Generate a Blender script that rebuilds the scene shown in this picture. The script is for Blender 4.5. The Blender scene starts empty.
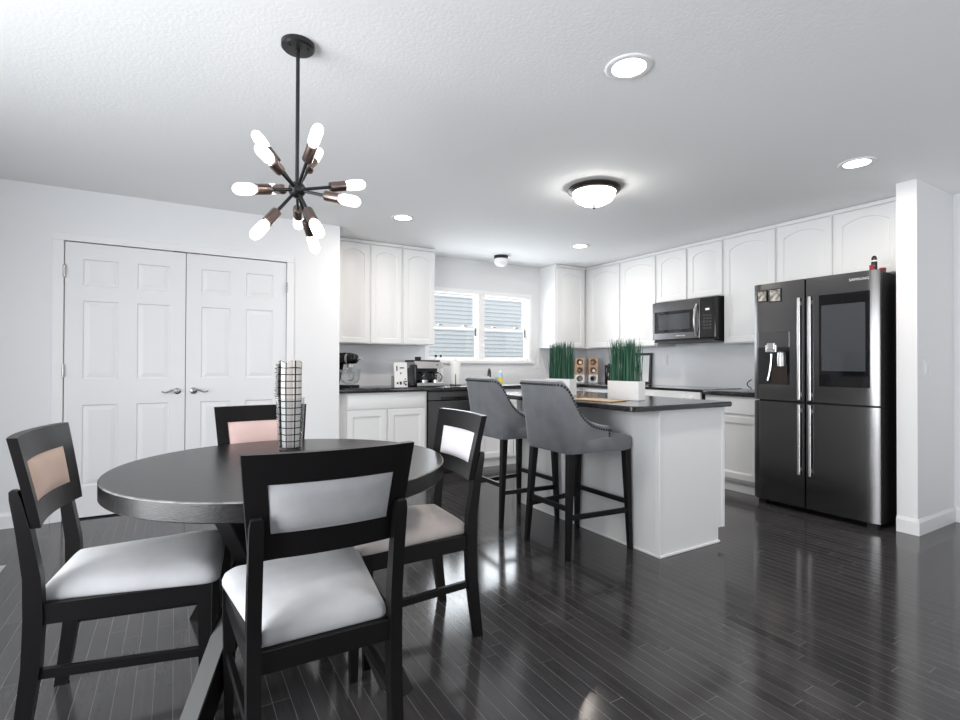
import bpy, bmesh, math, random
from math import sin, cos, pi, radians
from mathutils import Vector, Matrix
random.seed(7)
S = bpy.context.scene
COL = S.collection

# ------------------------------------------------------------------ camera
YAW, PITCH, ROLL, FPX, CAMH = 0.5358, 0.0081, 0.0035, 512.6, 1.1581
cd = bpy.data.cameras.new('camera'); cd.sensor_width = 36.0; cd.lens = FPX / 960 * 36
cd.clip_start = 0.05; cd.clip_end = 200
cam = bpy.data.objects.new('camera', cd); COL.objects.link(cam)
F = Vector((sin(YAW) * cos(PITCH), cos(YAW) * cos(PITCH), sin(PITCH)))
R0 = Vector((cos(YAW), -sin(YAW), 0)); U0 = R0.cross(F)
R = R0 * cos(ROLL) + U0 * sin(ROLL); U = -R0 * sin(ROLL) + U0 * cos(ROLL)
cam.matrix_world = Matrix(((R.x, U.x, -F.x, 0), (R.y, U.y, -F.y, 0), (R.z, U.z, -F.z, CAMH), (0, 0, 0, 1)))
S.camera = cam

# ------------------------------------------------------------------ world, daylight, fill lamps, exposure
S.view_settings.view_transform = 'Standard'; S.view_settings.look = 'None'
S.view_settings.gamma = 1.0; S.view_settings.use_curve_mapping = False
S.view_settings.exposure = -0.22
wd = bpy.data.worlds.new('overcast_sky'); S.world = wd; wd.use_nodes = True
wn = wd.node_tree.nodes; bg = wn['Background']
bg.inputs[0].default_value = (0.92, 0.96, 1.0, 1); bg.inputs[1].default_value = 1.5

def area(name, loc, aim, sx, sy, power, col, spread=180):
    l = bpy.data.lights.new(name, 'AREA'); l.shape = 'RECTANGLE'; l.size = sx; l.size_y = sy
    l.energy = power; l.color = col; l.spread = radians(spread)
    o = bpy.data.objects.new(name, l); COL.objects.link(o); o.location = loc
    o.rotation_euler = (Vector(aim) - Vector(loc)).to_track_quat('-Z', 'Y').to_euler()
    return o
# daylight through the glass door of the left wall and the kitchen window, plus two added fill lamps
area('daylight_left', (-2.30, 1.25, 1.12), (5, 1.8, 0.70), 2.5, 2.0, 172, (0.95, 0.98, 1.0), 150)
area('fill_rear', (0.0, -3.32, 1.45), (1.4, 3.0, 2.40), 2.3, 1.5, 12, (0.96, 0.98, 1.0), 95)  # unseen fill lamp added behind the camera to brighten the ceiling
area('fill_rear_second', (3.4, -3.32, 1.45), (2.0, 2.8, 2.9), 2.0, 1.5, 19, (0.96, 0.98, 1.0), 90)  # second added fill lamp, tilted up at the ceiling
area('daylight_kitchen', (3.25, 5.62, 1.62), (3.1, 0, 2.6), 1.35, 0.75, 36, (0.93, 0.97, 1.0))

# ------------------------------------------------------------------ materials
def new_mat(name):
    m = bpy.data.materials.new(name); m.use_nodes = True
    return m, m.node_tree.nodes, m.node_tree.links, m.node_tree.nodes['Principled BSDF']

def pmat(name, col, rough=0.5, metal=0.0, spec=0.5, coat=0.0, sheen=0.0, var=0.0, vscale=8.0, vstretch=(1, 1, 1),
         bump=0.0, bscale=60.0, bstretch=(1, 1, 1), emit=None, estr=0.0, trans=0.0, ior=1.45, coord='Object', coat_rough=0.1):
    m, N, L, b = new_mat(name)
    b.inputs['Base Color'].default_value = (*col, 1)
    b.inputs['Roughness'].default_value = rough; b.inputs['Metallic'].default_value = metal
    b.inputs['Specular IOR Level'].default_value = spec
    b.inputs['Coat Weight'].default_value = coat; b.inputs['Coat Roughness'].default_value = coat_rough
    b.inputs['Sheen Weight'].default_value = sheen; b.inputs['Transmission Weight'].default_value = trans
    b.inputs['IOR'].default_value = ior
    if emit: b.inputs['Emission Color'].default_value = (*emit, 1); b.inputs['Emission Strength'].default_value = estr
    if var or bump:
        tc = N.new('ShaderNodeTexCoord')
    if var:
        mp = N.new('ShaderNodeMapping'); mp.inputs['Scale'].default_value = vstretch
        nz = N.new('ShaderNodeTexNoise'); nz.inputs['Scale'].default_value = vscale; nz.inputs['Detail'].default_value = 5
        rp = N.new('ShaderNodeValToRGB')
        rp.color_ramp.elements[0].position = 0.3; rp.color_ramp.elements[1].position = 0.7
        rp.color_ramp.elements[0].color = (*[max(0, c * (1 - var)) for c in col], 1)
        rp.color_ramp.elements[1].color = (*[min(1, c * (1 + var)) for c in col], 1)
        L.new(tc.outputs[coord], mp.inputs[0]); L.new(mp.outputs[0], nz.inputs['Vector'])
        L.new(nz.outputs['Fac'], rp.inputs[0]); L.new(rp.outputs[0], b.inputs['Base Color'])
    if bump:
        mp = N.new('ShaderNodeMapping'); mp.inputs['Scale'].default_value = bstretch
        nz = N.new('ShaderNodeTexNoise'); nz.inputs['Scale'].default_value = bscale; nz.inputs['Detail'].default_value = 3
        bp = N.new('ShaderNodeBump'); bp.inputs['Strength'].default_value = bump; bp.inputs['Distance'].default_value = 0.004
        L.new(tc.outputs[coord], mp.inputs[0]); L.new(mp.outputs[0], nz.inputs['Vector'])
        L.new(nz.outputs['Fac'], bp.inputs['Height']); L.new(bp.outputs[0], b.inputs['Normal'])
    return m

M = {}
M['wall'] = pmat('wall_paint', (0.80, 0.805, 0.82), 0.75, bump=0.06, bscale=180)
M['wall_grey'] = pmat('kitchen_wall_paint', (0.74, 0.745, 0.755), 0.75, bump=0.06, bscale=180)
M['ceiling'] = pmat('ceiling_texture', (0.91, 0.915, 0.925), 0.9, bump=0.3, bscale=70)
M['trim'] = pmat('white_trim', (0.83, 0.83, 0.84), 0.4)
M['cab'] = pmat('white_cabinet', (0.78, 0.785, 0.79), 0.38, spec=0.45)
M['door'] = pmat('white_door', (0.80, 0.80, 0.815), 0.42)
M['dark_gap'] = pmat('dark_gap', (0.01, 0.01, 0.01), 0.9)  # near-black colour stands in for shade in gaps and the closet
M['counter'] = pmat('black_countertop', (0.018, 0.018, 0.020), 0.16, var=0.5, vscale=140, coat=0.3)
M['splash'] = pmat('backsplash', (0.76, 0.77, 0.795), 0.3)
M['black_wood'] = pmat('black_stained_wood', (0.006, 0.0055, 0.006), 0.34, spec=0.28, bump=0.08, bscale=60, bstretch=(1, 1, 0.15))
M['table_top'] = pmat('black_oak_table', (0.014, 0.0135, 0.014), 0.28, spec=0.4, coat=0.1, coat_rough=0.18, var=0.55, vscale=9, vstretch=(1, 9, 14),
                      bump=0.22, bscale=22, bstretch=(1, 10, 14))
M['edge_wear'] = pmat('worn_table_edge', (0.16, 0.155, 0.15), 0.5, var=0.5, vscale=25)
M['velvet_grey'] = pmat('grey_velvet_seat', (0.40, 0.40, 0.415), 0.85, sheen=0.3, var=0.16, vscale=5, bump=0.05, bscale=300)
M['velvet_shade'] = pmat('mid_grey_velvet', (0.31, 0.31, 0.325), 0.85, sheen=0.3, var=0.16, vscale=6)
M['velvet_peach'] = pmat('peach_velvet', (0.60, 0.43, 0.35), 0.85, sheen=0.3, var=0.07, vscale=8)
M['velvet_pink'] = pmat('pink_velvet', (0.66, 0.47, 0.44), 0.85, sheen=0.3, var=0.07, vscale=8)
M['velvet_lilac'] = pmat('pale_velvet', (0.78, 0.74, 0.77), 0.85, sheen=0.3, var=0.05, vscale=8)
M['velvet_reflected_tint'] = pmat('grey_velvet_reflected_tint', (0.52, 0.47, 0.45), 0.85, sheen=0.35, var=0.16, vscale=6)  # warm tint is mostly reflected light put into the seat colour
M['stool_fabric'] = pmat('charcoal_velvet', (0.15, 0.156, 0.172), 0.85, sheen=0.45, var=0.15, vscale=9, bump=0.05, bscale=300)
M['nail'] = pmat('nailhead_metal', (0.03, 0.03, 0.034), 0.35, metal=0.7)
M['steel'] = pmat('black_stainless', (0.135, 0.132, 0.134), 0.22, metal=1, bump=0.22, bscale=7, bstretch=(1, 1, 0.06))
M['steel_bright'] = pmat('polished_handle', (0.62, 0.61, 0.61), 0.28, metal=1)
M['steel_mid'] = pmat('brushed_metal', (0.55, 0.54, 0.54), 0.3, metal=1)
M['black_gloss'] = pmat('black_glass', (0.006, 0.006, 0.007), 0.06)
M['screen'] = pmat('screen_glass', (0.055, 0.058, 0.065), 0.08)
M['black_matte'] = pmat('black_plastic', (0.010, 0.010, 0.011), 0.45)
M['black_metal'] = pmat('black_metal', (0.012, 0.012, 0.013), 0.35, spec=0.5)
M['bronze'] = pmat('dark_bronze', (0.045, 0.035, 0.030), 0.35, metal=0.6)
M['copper'] = pmat('brushed_nickel_socket', (0.22, 0.17, 0.155), 0.3, metal=1)
M['nickel'] = pmat('satin_nickel', (0.45, 0.44, 0.43), 0.25, metal=1)
M['bulb'] = pmat('lit_bulb', (1, 1, 1), 0.2, emit=(1, 0.93, 0.86), estr=3.2)
M['lamp_glass'] = pmat('lit_opal_glass', (0.9, 0.9, 0.9), 0.3, emit=(1, 0.96, 0.92), estr=25.0)
M['opal_off'] = pmat('opal_glass', (0.82, 0.82, 0.83), 0.2, emit=(1, 0.98, 0.96), estr=0.12)
M['downlight'] = pmat('downlight_lens', (1, 1, 1), 0.5, emit=(1, 0.95, 0.90), estr=9.0)
M['white_plastic'] = pmat('white_plastic', (0.80, 0.80, 0.80), 0.4)
M['white_gloss'] = pmat('white_ceramic', (0.82, 0.82, 0.83), 0.25)
M['grass'] = pmat('faux_grass', (0.020, 0.095, 0.052), 0.5, var=0.5, vscale=60, vstretch=(1, 1, 0.1))
M['soil'] = pmat('planter_soil', (0.02, 0.03, 0.02), 0.9)
M['bamboo'] = pmat('bamboo_mat', (0.50, 0.36, 0.22), 0.5, var=0.2, vscale=30, vstretch=(1, 12, 1))
M['tan_wood'] = pmat('light_wood', (0.52, 0.33, 0.20), 0.5, var=0.2, vscale=20, vstretch=(1, 1, 6))
M['paper'] = pmat('paper', (0.82, 0.82, 0.80), 0.9, bump=0.1, bscale=80)
M['photo_print'] = pmat('photo_print', (0.36, 0.34, 0.31), 0.4, var=0.9, vscale=35)
M['red'] = pmat('dark_red', (0.22, 0.012, 0.022), 0.35)
M['blue_cap'] = pmat('pale_blue_label', (0.35, 0.55, 0.68), 0.4)
M['yellow'] = pmat('yellow_soap', (0.75, 0.60, 0.05), 0.3)
M['siding'] = pmat('house_siding', (0.86, 0.88, 0.90), 0.7)
M['ground'] = pmat('lawn', (0.10, 0.14, 0.06), 0.9, var=0.4, vscale=3)
M['lettering'] = pmat('silver_lettering', (0.75, 0.75, 0.75), 0.35, metal=0.4)
M['display'] = pmat('lit_display', (0.1, 0.1, 0.1), 0.3, emit=(0.9, 0.95, 1), estr=1.2)
M['register'] = pmat('grey_register', (0.42, 0.42, 0.43), 0.4)

def glass_mat(name, tint=(1, 1, 1), gloss=0.12):
    m, N, L, b = new_mat(name)
    out = [n for n in N if n.type == 'OUTPUT_MATERIAL'][0]
    tr = N.new('ShaderNodeBsdfTransparent'); tr.inputs[0].default_value = (*tint, 1)
    gl = N.new('ShaderNodeBsdfGlossy'); gl.inputs['Roughness'].default_value = 0.03
    lw = N.new('ShaderNodeLayerWeight'); lw.inputs[0].default_value = 0.5
    pw = N.new('ShaderNodeMath'); pw.operation = 'POWER'; pw.inputs[1].default_value = 3.5; L.new(lw.outputs['Facing'], pw.inputs[0])
    fr = N.new('ShaderNodeMath'); fr.operation = 'MULTIPLY_ADD'; fr.inputs[1].default_value = 0.6; fr.inputs[2].default_value = 0.045; L.new(pw.outputs[0], fr.inputs[0])
    mx = N.new('ShaderNodeMixShader')
    L.new(fr.outputs[0], mx.inputs[0]); L.new(tr.outputs[0], mx.inputs[1]); L.new(gl.outputs[0], mx.inputs[2])
    L.new(mx.outputs[0], out.inputs[0]); N.remove(b)
    return m
M['pane'] = glass_mat('window_glass', (0.97, 0.98, 0.99))
M['clear'] = glass_mat('clear_glass', (0.975, 0.985, 0.99))

def floor_mat():
    m, N, L, b = new_mat('dark_plank_floor')
    tc = N.new('ShaderNodeTexCoord'); sp = N.new('ShaderNodeSeparateXYZ'); cb = N.new('ShaderNodeCombineXYZ')
    L.new(tc.outputs['Object'], sp.inputs[0]); L.new(sp.outputs['X'], cb.inputs['Y'])
    dv = N.new('ShaderNodeMath'); dv.operation = 'DIVIDE'; dv.inputs[1].default_value = 0.0585; L.new(sp.outputs['X'], dv.inputs[0])
    fl = N.new('ShaderNodeMath'); fl.operation = 'FLOOR'; L.new(dv.outputs[0], fl.inputs[0])
    wn_ = N.new('ShaderNodeTexWhiteNoise'); wn_.noise_dimensions = '1D'; L.new(fl.outputs[0], wn_.inputs['W'])
    of = N.new('ShaderNodeMath'); of.operation = 'MULTIPLY_ADD'; of.inputs[1].default_value = 7.0; L.new(wn_.outputs['Value'], of.inputs[0]); L.new(sp.outputs['Y'], of.inputs[2])
    L.new(of.outputs[0], cb.inputs['X'])
    br = N.new('ShaderNodeTexBrick'); br.offset = 0.0; br.offset_frequency = 2; br.squash = 1.0
    br.inputs['Scale'].default_value = 1.0; br.inputs['Brick Width'].default_value = 0.95; br.inputs['Row Height'].default_value = 0.0585
    br.inputs['Mortar Size'].default_value = 0.0007; br.inputs['Mortar Smooth'].default_value = 0.25; br.inputs['Bias'].default_value = 0.0
    br.inputs['Color1'].default_value = (0.033, 0.0315, 0.033, 1); br.inputs['Color2'].default_value = (0.051, 0.048, 0.0495, 1)
    br.inputs['Mortar'].default_value = (0.18, 0.176, 0.176, 1)
    L.new(cb.outputs[0], br.inputs['Vector'])
    mp = N.new('ShaderNodeMapping'); mp.inputs['Scale'].default_value = (26, 2.2, 1)
    L.new(tc.outputs['Object'], mp.inputs[0])
    nz = N.new('ShaderNodeTexNoise'); nz.inputs['Scale'].default_value = 2.2; nz.inputs['Detail'].default_value = 6; nz.inputs['Roughness'].default_value = 0.65
    L.new(mp.outputs[0], nz.inputs['Vector'])
    rp = N.new('ShaderNodeMapRange'); rp.inputs['From Min'].default_value = 0.3; rp.inputs['From Max'].default_value = 0.7
    rp.inputs['To Min'].default_value = 0.82; rp.inputs['To Max'].default_value = 1.18
    L.new(nz.outputs['Fac'], rp.inputs['Value'])
    mu = N.new('ShaderNodeMix'); mu.data_type = 'RGBA'; mu.blend_type = 'MULTIPLY'; mu.inputs['Factor'].default_value = 1.0
    L.new(br.outputs['Color'], mu.inputs['A']); L.new(rp.outputs[0], mu.inputs['B'])
    L.new(mu.outputs['Result'], b.inputs['Base Color'])
    # gentle unevenness of the lacquer
    n2 = N.new('ShaderNodeTexNoise'); n2.inputs['Scale'].default_value = 3.0; n2.inputs['Detail'].default_value = 2
    L.new(tc.outputs['Object'], n2.inputs['Vector'])
    rr = N.new('ShaderNodeMapRange'); rr.inputs['To Min'].default_value = 0.09; rr.inputs['To Max'].default_value = 0.17
    L.new(n2.outputs['Fac'], rr.inputs['Value']); L.new(rr.outputs[0], b.inputs['Roughness'])
    iv = N.new('ShaderNodeMath'); iv.operation = 'SUBTRACT'; iv.inputs[0].default_value = 1.0; L.new(br.outputs['Fac'], iv.inputs[1])
    ad = N.new('ShaderNodeMath'); ad.operation = 'MULTIPLY_ADD'; ad.inputs[1].default_value = 0.025
    L.new(nz.outputs['Fac'], ad.inputs[0]); L.new(iv.outputs[0], ad.inputs[2])
    bp = N.new('ShaderNodeBump'); bp.inputs['Strength'].default_value = 0.35; bp.inputs['Distance'].default_value = 0.0012
    L.new(ad.outputs[0], bp.inputs['Height']); L.new(bp.outputs[0], b.inputs['Normal'])
    b.inputs['Specular IOR Level'].default_value = 0.5
    return m
M['floor'] = floor_mat()

def plaid_mat():
    m, N, L, b = new_mat('plaid_cloth')
    tc = N.new('ShaderNodeTexCoord'); sp = N.new('ShaderNodeSeparateXYZ'); L.new(tc.outputs['UV'], sp.inputs[0])
    def stripe(sock, freq, lo):
        a = N.new('ShaderNodeMath'); a.operation = 'MULTIPLY'; a.inputs[1].default_value = freq; L.new(sock, a.inputs[0])
        f = N.new('ShaderNodeMath'); f.operation = 'FRACT'; L.new(a.outputs[0], f.inputs[0])
        g = N.new('ShaderNodeMath'); g.operation = 'LESS_THAN'; g.inputs[1].default_value = lo; L.new(f.outputs[0], g.inputs[0])
        return g.outputs[0]
    s1 = stripe(sp.outputs['X'], 9, 0.16); s2 = stripe(sp.outputs['Y'], 13, 0.16)
    mx = N.new('ShaderNodeMath'); mx.operation = 'MAXIMUM'; L.new(s1, mx.inputs[0]); L.new(s2, mx.inputs[1])
    s3 = stripe(sp.outputs['X'], 4.5, 0.42)
    c0 = N.new('ShaderNodeMix'); c0.data_type = 'RGBA'; L.new(s3, c0.inputs['Factor'])
    c0.inputs['A'].default_value = (0.62, 0.60, 0.58, 1); c0.inputs['B'].default_value = (0.40, 0.36, 0.34, 1)
    c1 = N.new('ShaderNodeMix'); c1.data_type = 'RGBA'; L.new(mx.outputs[0], c1.inputs['Factor'])
    L.new(c0.outputs['Result'], c1.inputs['A']); c1.inputs['B'].default_value = (0.025, 0.025, 0.03, 1)
    L.new(c1.outputs['Result'], b.inputs['Base Color']); b.inputs['Roughness'].default_value = 0.95
    return m
M['plaid'] = plaid_mat()

# ------------------------------------------------------------------ mesh helpers
class MB:
    def __init__(self): self.bm = bmesh.new(); self.uv = None
    def quadrings(self, rings, closed=True, cap0=True, cap1=True):
        bm = self.bm; V = [[bm.verts.new(p) for p in r] for r in rings]; n = len(V[0])
        for a, b in zip(V[:-1], V[1:]):
            for i in range(n if closed else n - 1):
                j = (i + 1) % n
                try: bm.faces.new((a[i], a[j], b[j], b[i]))
                except ValueError: pass
        if cap0: bm.faces.new(V[0][::-1])
        if cap1: bm.faces.new(V[-1])
        return V
    def obox(self, c, ax, ay, az, bev=0.0, seg=2):
        c = Vector(c); ax = Vector(ax); ay = Vector(ay); az = Vector(az)
        r0 = [c - ax - ay - az, c + ax - ay - az, c + ax + ay - az, c - ax + ay - az]
        r1 = [p + 2 * az for p in r0]
        V = self.quadrings([r0, r1])
        if bev > 0:
            vs = V[0] + V[1]; es = list({e for v in vs for e in v.link_edges})
            bmesh.ops.bevel(self.bm, geom=es, offset=bev, segments=seg, affect='EDGES', profile=0.5, clamp_overlap=True)
        return self
    def box(self, x0, x1, y0, y1, z0, z1, bev=0.0, seg=2):
        return self.obox(((x0 + x1) / 2, (y0 + y1) / 2, (z0 + z1) / 2), ((x1 - x0) / 2, 0, 0), (0, (y1 - y0) / 2, 0), (0, 0, (z1 - z0) / 2), bev, seg)
    def bar(self, p0, p1, w, h, up=(0, 0, 1), w1=None, h1=None, bev=0.0):
        p0 = Vector(p0); p1 = Vector(p1); d = (p1 - p0).normalized(); up = Vector(up)
        s = d.cross(up)
        if s.length < 1e-5: s = d.cross(Vector((1, 0, 0)))
        s.normalize(); t = s.cross(d).normalized(); w1 = w if w1 is None else w1; h1 = h if h1 is None else h1
        r = lambda p, w, h: [p - s * w / 2 - t * h / 2, p + s * w / 2 - t * h / 2, p + s * w / 2 + t * h / 2, p - s * w / 2 + t * h / 2]
        V = self.quadrings([r(p0, w, h), r(p1, w1, h1)])
        if bev > 0:
            es = list({e for v in V[0] + V[1] for e in v.link_edges})
            bmesh.ops.bevel(self.bm, geom=es, offset=bev, segments=2, affect='EDGES', profile=0.5, clamp_overlap=True)
        return self
    def tube(self, pts, r, seg=12, cap=True):
        pts = [Vector(p) for p in pts]; n = len(pts); rr = r if isinstance(r, (list, tuple)) else [r] * n
        tang = [((pts[min(i + 1, n - 1)] - pts[max(i - 1, 0)])).normalized() for i in range(n)]
        a = tang[0].orthogonal().normalized(); rings = []
        for i in range(n):
            a = (a - tang[i] * a.dot(tang[i])).normalized(); b = tang[i].cross(a)
            rings.append([pts[i] + (a * cos(2 * pi * k / seg) + b * sin(2 * pi * k / seg)) * rr[i] for k in range(seg)])
        self.quadrings(rings, True, cap, cap); return self
    def lathe(self, prof, c=(0, 0, 0), axis=(0, 0, 1), seg=32, cap0=True, cap1=True):
        axis = Vector(axis).normalized(); a = axis.orthogonal().normalized(); b = axis.cross(a); c = Vector(c)
        if abs(axis.z) > 0.999: a = Vector((1, 0, 0)); b = axis.cross(a)
        self.quadrings([[c + axis * z + (a * cos(2 * pi * k / seg) + b * sin(2 * pi * k / seg)) * max(r, 1e-4) for k in range(seg)] for r, z in prof], True, cap0, cap1)
        return self
    def sphere(self, c, r, seg=12, sz=1.0):
        n = max(4, seg // 2)
        return self.lathe([(r * sin(pi * i / n), -r * sz * cos(pi * i / n)) for i in range(n + 1)], c, seg=seg)
    def prism(self, poly, o, ax, ay, az):
        o = Vector(o); ax = Vector(ax); ay = Vector(ay); az = Vector(az)
        r0 = [o + ax * p[0] + ay * p[1] for p in poly]
        self.quadrings([r0, [p + az for p in r0]]); return self
    def build(self, name, mat, parent=None, smooth=40, world=True):
        bmesh.ops.recalc_face_normals(self.bm, faces=self.bm.faces[:])
        if parent is not None and world:
            off = parent.get('_o', None)
            if off is not None: bmesh.ops.translate(self.bm, verts=self.bm.verts[:], vec=-Vector(off))
        me = bpy.data.meshes.new(name); self.bm.to_mesh(me); self.bm.free()
        me.materials.append(M[mat] if isinstance(mat, str) else mat)
        if smooth:
            for p in me.polygons: p.use_smooth = True
            me.set_sharp_from_angle(angle=radians(smooth))
        o = bpy.data.objects.new(name, me); COL.objects.link(o)
        if parent is not None:
            o.parent = parent
            if world and parent.get('_o', None) is not None: o['_o'] = list(parent['_o'])
        return o

def tag(o, label, cat, group=None):
    o['label'] = label; o['category'] = cat
    if group: o['group'] = group
    return o
def thing(name, label, cat, loc=(0, 0, 0), rotz=0.0, group=None, local=False):
    o = bpy.data.objects.new(name, None); COL.objects.link(o); o.location = loc; o.rotation_euler = (0, 0, rotz)
    o.empty_display_size = 0.1
    if not local: o['_o'] = list(loc)
    return tag(o, label, cat, group)
def struct(o): o['kind'] = 'structure'; return o
def dup(root, loc, rotz, label, group=None):
    r = root.copy(); COL.objects.link(r); r.location = loc; r.rotation_euler = (0, 0, rotz); r['label'] = label
    if group: r['group'] = group
    def rec(src, dst):
        for ch in list(src.children):
            c = ch.copy()
            if ch.type == 'LIGHT': c.data = ch.data
            COL.objects.link(c); c.parent = dst; rec(ch, c)
    rec(root, r); return r
def text_mesh(name, s, size, mat, loc, rot, parent, depth=0.0008):
    cu = bpy.data.curves.new(name, 'FONT'); cu.body = s; cu.size = size; cu.extrude = depth; cu.align_x = 'CENTER'; cu.align_y = 'CENTER'
    cu.space_character = 1.1
    t = bpy.data.objects.new(name, cu); COL.objects.link(t)
    dg = bpy.context.evaluated_depsgraph_get(); me = bpy.data.meshes.new_from_object(t.evaluated_get(dg))
    bpy.data.objects.remove(t); me.materials.clear(); me.materials.append(M[mat])
    me.transform(Matrix.Translation(Vector(loc) - Vector(parent['_o'])) @ rot.to_4x4())
    o = bpy.data.objects.new(name, me); COL.objects.link(o); o.parent = parent; return o

def shape(u0, u1, z0, z1, arch=0.0, k=5, ka=14):
    pts = []
    for i in range(k): pts.append((u0 + (u1 - u0) * i / k, z0))
    for i in range(k): pts.append((u1, z0 + (z1 - arch - z0) * i / k))
    for i in range(ka):
        s = i / ka; pts.append((u1 + (u0 - u1) * s, z1 - arch * (2 * s - 1) ** 2))
    for i in range(k): pts.append((u0, z1 - arch + (z0 - z1 + arch) * i / k))
    return pts
def panel_door(mb, O, u, n, w, h, t=0.02, m=0.055, arch=0.0, raised=True, mtop=None):
    """one frame-and-panel door: O lower left of its back, u across, n outwards"""
    O = Vector(O); u = Vector(u); n = Vector(n); z = Vector((0, 0, 1)); mt = m if mtop is None else mtop
    P = lambda pts, d: [O + u * a + z * b + n * d for a, b in pts]
    rings = [P(shape(0, w, 0, h), 0), P(shape(0, w, 0, h), t - 0.003), P(shape(0.003, w - 0.003, 0.003, h - 0.003), t)]
    def inner(d): return shape(m + d, w - m - d, m + d, h - mt - d, arch)
    if raised:
        for d, q in ((0, 0), (0.005, -0.007), (0.011, -0.007), (0.034, -0.0015)): rings.append(P(inner(d), t + q))
    else:
        for d, q in ((0, 0), (0.004, -0.004), (0.010, -0.005), (0.013, -0.010)): rings.append(P(inner(d), t + q))
    mb.quadrings(rings)

# ------------------------------------------------------------------ the room
H = 2.44
X0, X1, Y0 = -2.20, 5.00, -3.20
YP, YK, XC = 4.773, 5.46, 1.31
def plane_box(name, mat, *a): return struct(MB().box(*a).build(name, mat, smooth=0))
plane_box('floor', 'floor', X0 - .12, X1 + .12, Y0 - .12, YK + .12, -0.12, 0.0)
plane_box('ceiling', 'ceiling', X0 - .12, X1 + .12, Y0 - .12, YK + .12, H, H + 0.12)
# pantry wall with its double-door opening
DX0, DX1, DZ = -0.715, 0.85, 2.062
w = MB(); w.box(X0, DX0, YP, YP + .12, 0, H); w.box(DX1, XC, YP, YP + .12, 0, H); w.box(DX0, DX1, YP, YP + .12, DZ, H)
struct(w.build('wall_pantry', 'wall', smooth=0))
plane_box('wall_pantry_end', 'wall', XC - .12, XC, YP + .12, YK, 0, H)
plane_box('wall_closet_back', 'dark_gap', X0, XC - .12, YK - .02, YK + .12, 0, H)
# kitchen wall with the window opening
WX0, WX1, WZ0, WZ1 = 2.52, 3.99, 1.212, 2.035
w = MB(); w.box(XC - .12, WX0, YK, YK + .12, 0, H); w.box(WX1, X1 + .12, YK, YK + .12, 0, H)
w.box(WX0, WX1, YK, YK + .12, 0, WZ0); w.box(WX0, WX1, YK, YK + .12, WZ1, H)
struct(w.build('wall_kitchen', 'wall_grey', smooth=0))
plane_box('wall_right', 'wall', X1, X1 + .12, Y0 - .12, YK, 0, H)
plane_box('wall_fridge_end', 'wall', 4.36, X1, 1.487, 1.605, 0, H)
# left wall with a glass door opening, rear wall with two window openings
w = MB(); w.box(X0 - .12, X0, Y0, 0.0, 0, H); w.box(X0 - .12, X0, 2.5, YK, 0, H); w.box(X0 - .12, X0, 0.0, 2.5, 2.12, H)
struct(w.build('wall_left', 'wall', smooth=0))
w = MB(); zs = (0.7, 2.2)
for a, b in ((X0 - .12, -1.15), (1.15, 2.4), (4.4, X1)): w.box(a, b, Y0 - .12, Y0, 0, H)
for a, b in ((-1.15, 1.15), (2.4, 4.4)): w.box(a, b, Y0 - .12, Y0, 0, zs[0]); w.box(a, b, Y0 - .12, Y0, zs[1], H)
struct(w.build('wall_rear', 'wall', smooth=0))
f = MB()
for y in (0.0, 1.22, 2.44): f.box(X0 - .09, X0 - .03, y, y + .06, 0, 2.12)
f.box(X0 - .09, X0 - .03, 0, 2.5, 2.06, 2.12); f.box(X0 - .09, X0 - .03, 0, 2.5, 0, .06)
struct(f.build('door_3', 'trim', smooth=0))
for k, (a, b) in enumerate(((-1.15, 1.15), (2.4, 4.4))):
    f = MB(); c = (a + b) / 2
    for x in (a, c - .03, b - .06): f.box(x, x + .06, Y0 - .09, Y0 - .03, *zs)
    f.box(a, b, Y0 - .09, Y0 - .03, zs[0], zs[0] + .06); f.box(a, b, Y0 - .09, Y0 - .03, zs[1] - .06, zs[1])
    struct(f.build('window_%d' % (k + 2), 'trim', smooth=0))

# baseboards
def base(name, segs):
    b = MB()
    for (x0, y0, x1, y1, nx, ny) in segs:
        d = Vector((x1 - x0, y1 - y0, 0)); L = d.length; d.normalize(); n = Vector((nx, ny, 0))
        b.prism([(0, 0), (.013, 0), (.013, .088), (.009, .098), (.006, .108), (0, .108)], (x0, y0, 0), n, (0, 0, 1), d * L)
    return struct(b.build(name, 'trim', smooth=0))
base('baseboard_pantry', [(X0, YP, DX0 - .058, YP, 0, -1), (DX1 + .052, YP, XC, YP, 0, -1)])
base('baseboard_fridge_end', [(4.36, 1.475, 4.36, 1.605, -1, 0), (4.348, 1.487, X1, 1.487, 0, -1)])
base('baseboard_right', [(X1, Y0, X1, 1.474, -1, 0)])
base('baseboard_left', [(X0, 2.5, X0, YP, 1, 0), (X0, Y0, X0, 0.0, 1, 0)])

# door casing
c = MB()
for a, b in ((DX0 - .057, DX0 + .008), (DX1 - .008, DX1 + .052)): c.box(a, b, YP - .014, YP, 0, DZ - .008, .003)
c.box(DX0 - .057, DX1 + .052, YP - .014, YP, DZ - .008, DZ + .045, .003)
struct(c.build('trim_1', 'trim', smooth=0))
c = MB(); c.box(DX0, DX0 + .009, YP, YP + .12, 0, DZ); c.box(DX1 - .009, DX1, YP, YP + .12, 0, DZ); c.box(DX0 + .009, DX1 - .009, YP, YP + .12, DZ - .006, DZ)
struct(c.build('trim_2', 'trim', smooth=0))

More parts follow.
